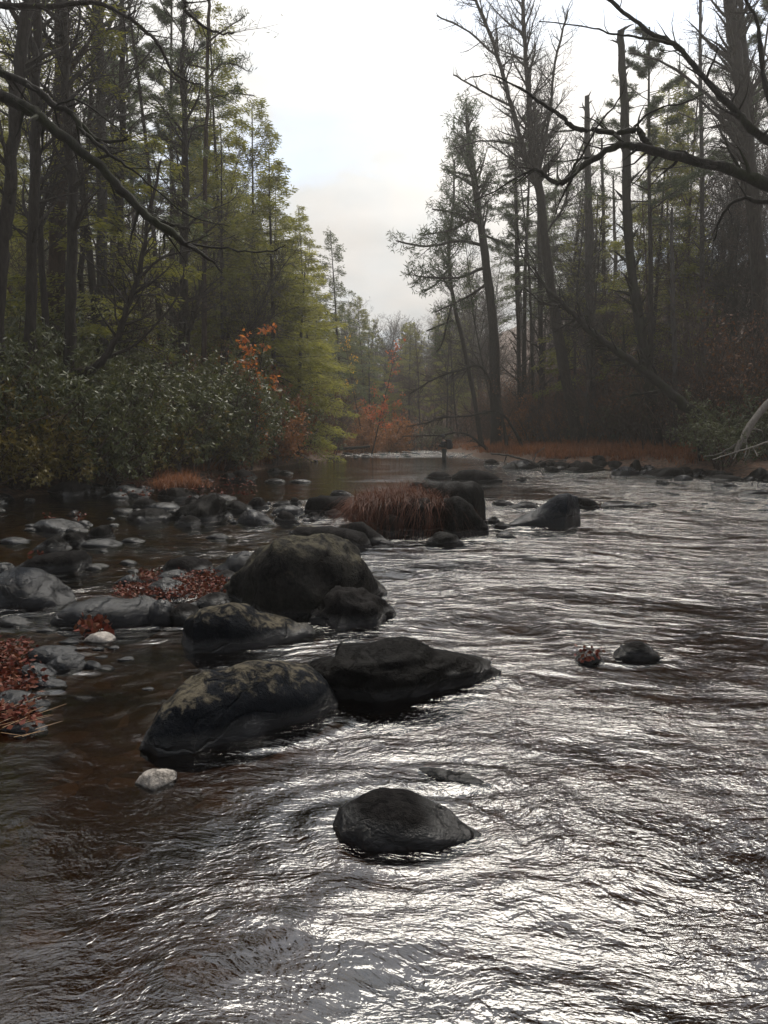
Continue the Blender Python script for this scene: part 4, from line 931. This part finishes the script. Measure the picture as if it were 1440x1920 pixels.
# pale driftwood at the right shore
hand_tree('bleached fallen trunk with bare roots on the right shore', 23.5, [(1450, 745, 16), (1412, 790, 15), (1392, 825, 14), (1378, 848, 8)],
          [[(1392, 822, 5), (1372, 838, 4), (1345, 852, 3), (1318, 856, 2)], [(1396, 815, 4), (1400, 838, 3), (1396, 858, 2)], [(1440, 828, 4), (1412, 838, 4), (1384, 846, 3), (1336, 862, 2)], [(1400, 805, 3), (1425, 806, 3), (1432, 818, 2)], [(1385, 836, 3), (1376, 860, 2), (1366, 850, 1.5)], [(1412, 838, 3), (1420, 855, 2)]],
          bark='drift', seed=90, trunk_br=False, dens=0.8, level=0, ratio=0.12, to_ground=False, name='driftwood', cat='driftwood', jit=0.008)
hand_tree('tangle of dead driftwood branches at the mouth of the right shore', 29.5, [(1010, 872, 5), (985, 862, 5), (950, 854, 4), (920, 850, 3)],
          [[(985, 862, 3), (975, 878, 3), (962, 866, 2)], [(1010, 870, 3), (1035, 862, 3), (1062, 864, 2)], [(1000, 868, 3), (1006, 850, 2), (1020, 840, 2)], [(950, 854, 3), (945, 868, 2)]],
          bark='bark_pale', seed=91, trunk_br=False, dens=1.5, level=1, ratio=0.3, to_ground=False, name='driftwood', cat='driftwood', jit=0.01)
hand_tree('dead branch lying in the pool at the left edge', 13.5, [(-20, 958, 5), (20, 962, 5), (58, 975, 4), (78, 978, 3)], [[(58, 975, 3), (40, 985, 3), (20, 990, 2)], [(20, 962, 3), (0, 976, 2), (-15, 980, 2)], [(60, 976, 2), (74, 990, 2), (84, 1000, 1.5)]],
          bark='bark', seed=92, trunk_br=False, dens=1.0, level=0, ratio=0.2, to_ground=False, name='dead_branch', cat='branch', jit=0.004)
hand_tree('fallen log lying above the water at the far left shore', 46, [(604, 848, 5), (625, 842, 7), (660, 840, 7), (694, 837, 5)], (), bark='bark', seed=93, trunk_br=False, to_ground=False, name='fallen_log', cat='log', jit=0.01)

# --- the forest behind, kept under the skyline of the photograph
SKX = [-300, 300, 440, 470, 500, 540, 585, 620, 650, 690, 730, 790, 815, 850, 880, 930, 1700]
SKY = [-700, -500, -60, 110, 260, 330, 400, 490, 530, 570, 592, 600, 560, 500, 330, 120, -200]
def plant(pr, x, y, want, label, cat, group, crown=2.6, sxy=None, minH=2.0):
    z0 = gz(x, y); dpx = crown * F / y; px, _ = pixel((x, y, 0))
    lim = max(float(np.interp(px + s_ * dpx, SKX, SKY)) for s_ in (-1, -.5, 0, .5, 1))
    hmax = at(px, lim + 6, y).z - z0
    h = min(want, hmax)
    if h < minH: return None
    s_ = h / pr.H
    return pr.put(x, y, label, cat, group, scale=s_, sxy=max(min(1.2, s_ * 1.25), 0.45) if sxy is None else sxy)
r = random.Random(77)
# left slope
n_ = 0
for i in range(420):
    y = 19 + 85 * r.random() ** 1.25; x = bankL(y) - 1.8 - 30 * r.random() ** 1.3
    px, _ = pixel((x, y, 1))
    if px < -260 or n_ > 120: continue
    k = r.random(); n_ += 1
    if k < 0.38: plant(r.choice(HM), x, y, r.uniform(12, 24) + (8 if y < 26 else 0), 'hemlock with feathery olive green branches on the left slope', 'tree', 'hemlocks of the left slope', 2.8)
    elif k < 0.62: plant(r.choice(HS), x, y, r.uniform(18, 27), 'tall thin evergreen with sparse branches on the left slope', 'tree', 'thin evergreens of the left slope', 1.8)
    elif k < 0.72: plant(r.choice(WP), x, y, r.uniform(18, 26), 'tall pine with a bare lower trunk on the left slope', 'tree', 'pines of the left slope', 2.2)
    else: plant(r.choice(BT + BP), x, y, r.uniform(8, 16), 'leafless hardwood among the evergreens of the left slope', 'tree', 'bare hardwoods of the left slope', 1.8)
# right slope
n_ = 0
for i in range(360):
    y = 31 + 50 * r.random() ** 1.1; x = bankR(y) + 2.5 + 30 * r.random() ** 1.2
    px, _ = pixel((x, y, 1))
    if px > 1650 or px < 850 or n_ > 70: continue
    k = r.random(); n_ += 1
    if k < 0.10: plant(r.choice(HS[1:]), x, y, r.uniform(15, 26), 'tall thin evergreen with sparse branches on the right slope', 'tree', 'thin evergreens of the right slope', 1.8)
    elif k < 0.20: plant(r.choice(WP[:2]), x, y, r.uniform(16, 28), 'tall pine with a bare lower trunk on the right slope', 'tree', 'pines of the right slope', 2.2)
    elif k < 0.25: plant(r.choice(HM), x, y, r.uniform(7, 14), 'dark hemlock on the right slope', 'tree', 'hemlocks of the right slope', 2.5)
    else: plant(r.choice(BT + BP), x, y, r.uniform(10, 19), 'leafless hardwood on the right slope', 'tree', 'bare hardwoods of the right slope', 1.8)
# bend of the valley
for i in range(150):
    y = r.uniform(64, 135); px = r.uniform(500, 930); x = at(px, 812, y).x
    k = r.random()
    if k < 0.35: plant(r.choice(HM + HS), x, y, r.uniform(9, 20), 'evergreen in the hazy wood at the bend of the river', 'tree', 'evergreens at the bend', 1.6, sxy=0.7)
    else: plant(r.choice(BT + BP), x, y, r.uniform(9, 18), 'leafless tree in the hazy wood at the bend of the river', 'tree', 'bare trees at the bend', 1.4)
# out of frame near the camera: the wood carries on along both banks
for i in range(18):
    y = r.uniform(-8, 15); x = bankL(y) - r.uniform(2.0, 8); plant(r.choice(HM), x, y, r.uniform(20, 28), 'hemlock with feathery olive green branches on the left slope', 'tree', 'hemlocks of the left slope', 0.1, sxy=1.1)
for i in range(8):
    y = r.uniform(-8, 22); x = bankR(y) + r.uniform(3, 12); plant(r.choice(BT + WP), x, y, r.uniform(14, 20), 'leafless hardwood on the right slope', 'tree', 'bare hardwoods of the right slope', 0.1)
for i in range(6):
    y = r.uniform(-13.5, -6); x = -16 + 32 * (i + r.random()) / 6; plant(r.choice(HM + WP), x, y, r.uniform(12, 18), 'evergreen closing the wood downstream of the camera', 'tree', 'evergreens downstream', 0.1, sxy=1.1)

# --- shrubs
for i in range(190):
    y = r.uniform(15.5, 29); x = bankL(y) - 0.35 - 6.5 * r.random() ** 1.2
    px, _ = pixel((x, y, 1))
    if px < -120 or px > 430: continue
    pr = r.choice(RH + OL * 2); s_ = r.uniform(0.9, 1.4)
    pr.put(x, y, 'olive leaved shrub on the left bank' if pr is OL[0] else 'glossy green rhododendron of the thicket on the left bank', 'shrub', 'leafy shrubs of the left thicket' if pr is OL[0] else 'rhododendrons of the left thicket', scale=s_)
for i in range(10):
    y = r.uniform(20, 26); x = bankL(y) - 3 - 6 * r.random()
    r.choice(RH).put(x, y, 'glossy green rhododendron of the thicket on the left bank', 'shrub', 'rhododendrons of the left thicket', scale=r.uniform(1.2, 1.5))
for i in range(90):
    y = r.uniform(24, 60); x = bankL(y) - 0.7 - 9 * r.random() ** 1.4
    px, _ = pixel((x, y, 1)); k = r.random()
    if k < 0.22: r.choice(RH + OL).put(x, y, 'dull green shrub in the brush of the far left bank', 'shrub', 'green shrubs of the far left bank', scale=r.uniform(0.8, 1.2))
    else: r.choice(BR).put(x, y, 'leafless brown shrub on the left bank', 'shrub', 'bare shrubs of the left bank', scale=r.uniform(0.8, 1.4))
for i in range(145):
    y = r.uniform(26, 62) if i < 120 else r.uniform(24, 40); x = bankR(y) + 3.6 + (11 * r.random() ** 1.2 if i < 120 else 8 + 14 * r.random())
    px, _ = pixel((x, y, 1))
    if px > 1560: continue
    r.choice(BR).put(x, y, 'leafless brown shrub in the tangle of the right bank', 'shrub', 'bare shrubs of the right bank', scale=r.uniform(0.9, 2.0))
for i in range(16):
    px = r.uniform(1300, 1520); y = r.uniform(24.5, 31); x = at(px, 800, y).x
    r.choice(RH).put(x, y, 'glossy dark green rhododendron on the right bank', 'shrub', 'rhododendrons of the right bank', scale=r.uniform(0.5, 0.95))
for i in range(14):
    px = r.uniform(1080, 1500); y = r.uniform(34, 46); x = at(px, 800, y).x
    r.choice(RH + HM[:1]).put(x, y, 'dark evergreen undergrowth behind the right bank', 'shrub', 'evergreen undergrowth of the right bank', scale=r.uniform(0.9, 1.3) if False else 0.9)
for i in range(26):
    y = r.uniform(61, 78); px = r.uniform(560, 900); x = at(px, 812, y).x
    pr = r.choice(OL + RH[:1] + BR); pr.put(x, y, 'pale sunlit shrub at the bend of the river', 'shrub', 'shrubs at the bend', scale=r.uniform(0.9, 1.4))
for i in range(14):
    y = r.uniform(88, 125); px = r.uniform(600, 900); x = at(px, 812, y).x
    r.choice(BR).put(x, y, 'pale sunlit shrub at the bend of the river', 'shrub', 'shrubs at the bend', scale=r.uniform(2, 3))

for px, y, s_ in [(446, 31, 1.1), (478, 31.5, 1.25), (470, 34, 1.6)]:
    x = at(px, 812, y).x; RS.put(x, y, 'rust orange leaved shrub behind the left shore grass', 'shrub', 'rust orange shrubs of the left bank', scale=s_)
for px, y, s_ in [(676, 54, 1.2), (700, 56, 1.6), (722, 60, 1.2)]:
    x = at(px, 812, y).x; RS.put(x, y, 'rust red shrub under the red maple at the far bend', 'shrub', 'rust shrubs at the far bend', scale=s_)
for i in range(6):
    y = r.uniform(30, 46); x = bankR(y) + 3 + 6 * r.random(); RS.put(x, y, 'dim rust leaved shrub in the tangle of the right bank', 'shrub', 'rust shrubs of the right bank', scale=r.uniform(0.7, 1.2))

# --- grasses and leaves
def blades(pts, nper, L, spread, rg, out=0.6, w=0.006, seg=4, droop=0.9):
    """curved ribbons; each base in pts grows nper blades"""
    pts = np.asarray(pts, float); n = len(pts) * nper; P = np.repeat(pts, nper, 0) + rg.normal(0, spread, (n, 3)) * npv(1, 1, 0.05)
    az = rg.uniform(0, 2 * np.pi, n); l = L * rg.uniform(0.5, 1.2, n); o = out * rg.uniform(0.2, 1.3, n)
    d = np.stack([np.cos(az), np.sin(az), np.zeros(n)], 1); side = np.stack([-np.sin(az + .4), np.cos(az + .4), np.zeros(n)], 1)
    rows = []
    for k in range(seg + 1):
        t_ = k / seg; h = l * (t_ * 1.0 - droop * o * t_ ** 2.2 * 0.9); rr = l * o * t_ ** 1.3
        c = P + d * rr[:, None] + npv(0, 0, 1) * h[:, None]; ww = w * (1 - 0.85 * t_)
        rows.append(np.stack([c - side * ww / 2, c + side * ww / 2], 1))
    Vv = np.stack(rows, 1).reshape(n, -1, 3); m = (seg + 1) * 2
    base = np.arange(n)[:, None] * m; k = np.arange(seg)[None] * 2
    q = np.stack([base + k, base + k + 1, base + k + 3, base + k + 2], -1).reshape(-1, 4)
    b = MB(); b.add(Vv.reshape(-1, 3), q); return b
rg = np.random.default_rng(5)
# the tussock on the boulder
pts = []
for i in range(210):
    px = rg.uniform(674, 842); yy = rg.uniform(10.35, 11.3); x = at(px, 900, yy).x
    f = (px - 674) / 168
    pts.append((x, yy, 0.50 - 0.22 * abs(f - 0.55) - 0.22 * (yy - 10.9) ** 2))
o = blades(pts, 21, 0.46, 0.07, rg, 1.4, 0.007, 6, 1.6).build('grass_tussock', M['grass_dark']); tag(o, 'wide drooping tussock of russet grass on the black boulder pile', 'grass')
pts = [(at(px, 930, 10.9).x, 10.85 + rg.uniform(0, .3), rg.uniform(0.05, 0.25)) for px in rg.uniform(650, 700, 40)]
o = blades(pts, 12, 0.35, 0.05, rg, 0.9, 0.007, 5, 1.1).build('grass_tussock', M['grass_dark']); tag(o, 'low russet grass hanging left of the drooping tussock', 'grass')
c = ground(330, 934); pts = [(c.x + rg.normal(0, .22), c.y + 0.4 + rg.normal(0, .2), 0.18 + rg.uniform(0, .1)) for _ in range(110)]
R('stone hidden under the round orange tussock', 292, 370, 912, 938, 0.5, 0.5, 'rock_black')
o = blades(pts, 14, 0.46, 0.06, rg, 0.9, 0.010, 5, 1.0).build('grass_tussock', M['grass']); tag(o, 'round orange brown tussock at the water edge, left shore', 'grass')
def grass_strip(label, pxr, yr, n, L, mat='grass', side='L'):
    P_ = []
    for i in range(n):
        y = rg.uniform(*yr); px = rg.uniform(*pxr); x = at(px, 812, y).x
        if side == 'L' and x > bankL(y) - 0.1: continue
        if side == 'R': x = bankR(y) + 0.3 + 3.6 * rg.random()
        P_.append((x, y, gz(x, y)))
    o = blades(P_, 9, L, 0.10, rg, 0.6, 0.028, 4, 0.8).build('dry_grass', M[mat]); tag(o, label, 'grass', kind='stuff')
grass_strip('orange brown grass along the left shore', (340, 520), (24, 33), 700, 0.45)
grass_strip('orange brown grass at the far left shore', (560, 660), (38, 58), 500, 0.45)
grass_strip('low russet grass belt along the right shore', (930, 1340), (25, 46), 1500, 0.5, 'grass', 'R')
grass_strip('pale brown grass at the far end of the river', (640, 930), (60, 68), 900, 0.6, 'grass', 'N')
grass_strip('reddish grass beside the angler', (860, 960), (44, 58), 400, 0.5, 'grass', 'R')
def leaf_pile(label, boxes, n, L=0.06, mat='litter', z=0.03, name='fallen_leaves', up=0.3):
    P_ = []; D_ = []
    for (x0, x1, y0, y1, wgt) in boxes:
        for i in range(int(n * wgt)):
            p = ground(rg.uniform(x0, x1), rg.uniform(y0, y1), z); P_.append(np.array(p) + npv(rg.normal(0, .03), rg.normal(0, .03), rg.uniform(-0.01, 0.05))); D_.append(rg.normal(0, 1, 3) * npv(1, 1, up))
    b = MB(); b.leaves(P_, D_, rg.uniform(.6, 1.3, len(P_)) * L, L * .6, rg); o = b.build(name, M[mat]); tag(o, label, 'leaves', kind='stuff')
leaf_pile('red leaves heaped between the rocks left of the largest boulder', [(215, 330, 1100, 1122, .4), (320, 430, 1090, 1120, .5), (262, 300, 1075, 1090, .12), (340, 420, 1075, 1092, .2)], 1500, 0.036, z=0.04)
leaf_pile('mat of red leaves at the left edge of the picture', [(-60, 60, 1205, 1240, .4), (-60, 70, 1240, 1300, .6), (-60, 60, 1320, 1365, .5)], 900, 0.040, z=0.02)
leaf_pile('few red leaves behind the pale tan stone', [(150, 200, 1168, 1188, 1)], 90, 0.06, z=0.04, up=1.0)
leaf_pile('wet leaves clinging to the knob of stone in the bright water', [(1082, 1128, 1226, 1240, 1)], 40, 0.035, z=0.045, up=1.0)
leaf_pile('scattered red leaves on the slabs of the left pool', [(60, 100, 1040, 1052, .3), (80, 96, 966, 976, .2), (130, 160, 966, 974, .3)], 60, 0.07, z=0.10, up=.6)
leaf_pile('fallen orange leaves on the left bank gravel', [(230, 480, 905, 930, .5), (380, 470, 880, 900, .3)], 600, 0.08, z=0.08)
P_ = [np.array(ground(rg.uniform(-60, 70), rg.uniform(1330, 1385), 0.04)) for _ in range(18)]
b = MB()
for p in P_:
    d = npv(rg.normal(.8, .3), rg.normal(.3, .4), rg.normal(.12, .08)); b.tube(np.array([p, p + d * .06, p + d * .13]), [0.0013, 0.0013, 0.0008], 3)
o = b.build('dry_straw', M['straw']); tag(o, 'pale straw stems over the leaf mat at the left edge', 'straw', kind='stuff')

# ------------------------------------------------------------------ the angler, wading to mid thigh
m, t, out = new_mat('dark_jacket'); principled(t, out, (0.012, 0.013, 0.018), 0.8); M['jacket'] = m
m, t, out = new_mat('wader_cloth'); principled(t, out, (0.022, 0.026, 0.022), 0.7); M['wader'] = m
m, t, out = new_mat('skin'); principled(t, out, (0.16, 0.09, 0.06), 0.7); M['skin'] = m
m, t, out = new_mat('rod_graphite'); principled(t, out, (0.02, 0.02, 0.02), 0.4); M['rod'] = m
m, t, out = new_mat('backpack_cloth'); principled(t, out, (0.008, 0.009, 0.014), 0.85); M['pack'] = m
m, t, out = new_mat('hair'); principled(t, out, (0.02, 0.014, 0.01), 0.7); M['hair'] = m
def skin_mesh(name, verts, edges, radii, mat, parent, sub=1, rootv=0):
    me = bpy.data.meshes.new(name); me.from_pydata(verts, edges, []); o = bpy.data.objects.new(name, me); C.objects.link(o)
    sk = o.modifiers.new('s', 'SKIN'); sk.use_smooth_shade = True
    for i, rr in enumerate(radii):
        a = me.skin_vertices[0].data[i]; a.radius = (rr, rr) if isinstance(rr, float) else rr; a.use_root = (i == rootv)
    s2 = o.modifiers.new('d', 'SUBSURF'); s2.levels = sub; s2.render_levels = sub
    dg = bpy.context.evaluated_depsgraph_get(); new = bpy.data.meshes.new_from_object(o.evaluated_get(dg)); new.materials.clear(); new.materials.append(mat)
    o.modifiers.clear(); o.data = new; o.parent = parent; return o
pos = ground(833, 863)
an = empty('person', (pos.x, pos.y, -0.46)); tag(an, 'lone angler wading thigh deep, turned left, with a dark backpack', 'person')
# facing -x; local z from river bed
bv = [(0, 0, .98), (-.02, 0, 1.15), (-.03, 0, 1.32), (-.04, 0, 1.46), (-.06, 0, 1.53), (-.09, 0, 1.62), (-.11, 0, 1.70),
      (-.04, .19, 1.43), (-.14, .24, 1.20), (-.36, .14, 1.22), (-.43, .12, 1.24),
      (-.04, -.19, 1.43), (-.10, -.25, 1.18), (-.33, -.15, 1.26), (-.40, -.13, 1.28),
      (0, .10, .92), (-.03, .12, .50), (.02, .13, .08), (-.12, .14, .03), (0, -.10, .92), (.03, -.11, .50), (.06, -.12, .08), (-.08, -.13, .03)]
be = [(0, 1), (1, 2), (2, 3), (3, 4), (4, 5), (5, 6), (3, 7), (7, 8), (8, 9), (9, 10), (3, 11), (11, 12), (12, 13), (13, 14), (0, 15), (15, 16), (16, 17), (17, 18), (0, 19), (19, 20), (20, 21), (21, 22)]
br = [(.13, .16), (.12, .15), (.13, .17), (.10, .12), .055, .085, .07, .06, .045, .036, .025, .06, .045, .036, .025, .085, .06, .045, .04, .085, .06, .045, .04]
for (w, s_) in ((10, 1), (14, -1)):     # five short fingers on each hand, curled round the rod
    x0, y0, z0 = bv[w]
    for k, (dz, l) in enumerate([(.03, .05), (.015, .055), (0, .052), (-.015, .045)]):
        a = len(bv); bv += [(x0 - .03, y0, z0 + dz), (x0 - .03 - l * .5, y0 - s_ * l * .5, z0 + dz)]; be += [(w, a), (a, a + 1)]; br += [.010, .008]
    a = len(bv); bv += [(x0 - .01, y0 - s_ * .03, z0 + .04), (x0 - .04, y0 - s_ * .04, z0 + .05)]; be += [(w, a), (a, a + 1)]; br += [.011, .009]
skin_mesh('body', bv, be, br, M['skin'], an, 1)
skin_mesh('waders', [(0, 0, .96), (-.02, 0, 1.12), (0, .10, .90), (-.03, .12, .50), (.02, .13, .08), (-.13, .14, .04), (0, -.10, .90), (.03, -.11, .50), (.06, -.12, .08), (-.09, -.13, .04)],
          [(0, 1), (0, 2), (2, 3), (3, 4), (4, 5), (0, 6), (6, 7), (7, 8), (8, 9)], [(.15, .18), (.14, .17), .115, .085, .07, .055, .115, .085, .07, .055], M['wader'], an, 1)
skin_mesh('jacket', [(-.01, 0, 1.05), (-.03, 0, 1.30), (-.04, 0, 1.46), (-.04, .20, 1.43), (-.14, .25, 1.20), (-.33, .155, 1.22), (-.04, -.20, 1.43), (-.10, -.26, 1.18), (-.31, -.16, 1.255)],
          [(0, 1), (1, 2), (2, 3), (3, 4), (4, 5), (2, 6), (6, 7), (7, 8)], [(.16, .19), (.16, .20), (.12, .14), .08, .065, .048, .08, .065, .048], M['jacket'], an, 1)
cap = MB(); A = np.linspace(0, 2 * np.pi, 17)[:-1]; rows = [(0.118, 1.66), (0.120, 1.72), (0.095, 1.79), (0.03, 1.815)]
vv = np.array([[-.10 + r_ * math.cos(a), r_ * .85 * math.sin(a), z_] for r_, z_ in rows for a in A]); q = [[i * 16 + j, i * 16 + (j + 1) % 16, (i + 1) * 16 + (j + 1) % 16, (i + 1) * 16 + j] for i in range(3) for j in range(16)]
cap.add(vv, q); brim = np.array([[-.10 - .11 - .09 * math.sin(a), .10 * math.cos(a), z_ - .03 * math.sin(a)] for z_ in (1.69, 1.675) for a in np.linspace(0, np.pi, 9)])
cap.add(brim, [[j, j + 1, 9 + j + 1, 9 + j] for j in range(8)], [[0, j, j + 1] for j in range(1, 8)] + [[9, 9 + j + 1, 9 + j] for j in range(1, 8)]); cap.build('cap', M['jacket'], an, smooth=True)
hr = MB(); vv = np.array([[-.085 + r_ * math.cos(a), r_ * .85 * math.sin(a), z_] for r_, z_ in [(.085, 1.56), (.112, 1.62), (.117, 1.68)] for a in np.linspace(-1.9, 1.9, 12)])
hr.add(vv, [[i * 12 + j, i * 12 + j + 1, (i + 1) * 12 + j + 1, (i + 1) * 12 + j] for i in range(2) for j in range(11)]); hr.build('hair', M['hair'], an, smooth=True)
nose = MB(); nose.add([(-.185, .012, 1.62), (-.185, -.012, 1.62), (-.205, 0, 1.615), (-.185, 0, 1.65)], None, [[0, 1, 2], [1, 3, 2], [3, 0, 2]]); nose.build('nose', M['skin'], an)
def puffy(name, cx, cy, cz, sx, sy, sz, mat, parent, p=3.0, nu=20, nv=14):
    vs = []
    for i in range(nv + 1):
        th = math.pi * i / nv
        for j in range(nu):
            ph = 2 * math.pi * j / nu; d = [math.sin(th) * math.cos(ph), math.sin(th) * math.sin(ph), math.cos(th)]
            k = (abs(d[0]) ** p + abs(d[1]) ** p + abs(d[2]) ** p) ** (-1 / p); vs.append((cx + d[0] * k * sx, cy + d[1] * k * sy, cz + d[2] * k * sz))
    b = MB(); b.add(vs, [[i * nu + j, i * nu + (j + 1) % nu, (i + 1) * nu + (j + 1) % nu, (i + 1) * nu + j] for i in range(nv) for j in range(nu)])
    o = b.build(name, mat, None, smooth=True)
    if parent is not None: o.parent = parent
    return o
bpk = empty('backpack', (pos.x, pos.y, -0.46)); tag(bpk, 'bulky dark backpack on the back of the wading angler', 'backpack')
puffy('pack_body', .24, 0, 1.27, .15, .17, .25, M['pack'], bpk, 3.2); puffy('front_pocket', .38, 0, 1.20, .05, .12, .14, M['pack'], bpk, 3); puffy('top_lid', .21, 0, 1.50, .13, .16, .05, M['pack'], bpk, 3)
for s_ in (1, -1):
    b = MB(); b.tube(np.array([(.10, .12 * s_, 1.10), (-.10, .16 * s_, 1.15), (-.19, .12 * s_, 1.30), (-.12, .11 * s_, 1.47), (.02, .10 * s_, 1.53), (.12, .10 * s_, 1.48)]), [.018] * 6, 6); b.build('strap', M['pack'], bpk, smooth=True)
rod = empty('fishing_rod', (pos.x, pos.y, -0.46)); tag(rod, 'thin dark fishing rod held up by the wading angler', 'fishing rod')
b = MB(); b.tube(np.array([(-.44, 0, 1.05), (-.45, 0, 1.24), (-.47, 0, 1.9), (-.49, 0, 2.6), (-.56, 0, 3.3)]), [.014, .012, .008, .005, .003], 6); b.build('blank', M['rod'], rod)
b = MB(); b.tube(np.array([(-.44, 0, 1.02), (-.45, 0, 1.32)]), [.017, .015], 8); b.build('grip', M['twig'], rod); puffy('reel', -.40, 0, 1.06, .045, .02, .045, M['rod'], rod, 2.2)

# ------------------------------------------------------------------ morning haze in the valley
m, t, out = new_mat('haze_air'); pv = N(t, 'ShaderNodeVolumePrincipled'); pv.inputs['Color'].default_value = (1.0, 0.97, 0.92, 1); pv.inputs['Density'].default_value = 0.0011
pv.inputs['Anisotropy'].default_value = 0.45; t.links.new(pv.outputs[0], out.inputs['Volume'])
x0, x1, y0, y1, z0, z1 = -97, 97, -16, 192, -2.5, 62
b = MB(); b.add([(x, y, z) for z in (z0, z1) for y in (y0, y1) for x in (x0, x1)], [[0, 2, 3, 1], [4, 5, 7, 6], [0, 1, 5, 4], [2, 6, 7, 3], [0, 4, 6, 2], [1, 3, 7, 5]])
o = b.build('haze', m); tag(o, kind='stuff')
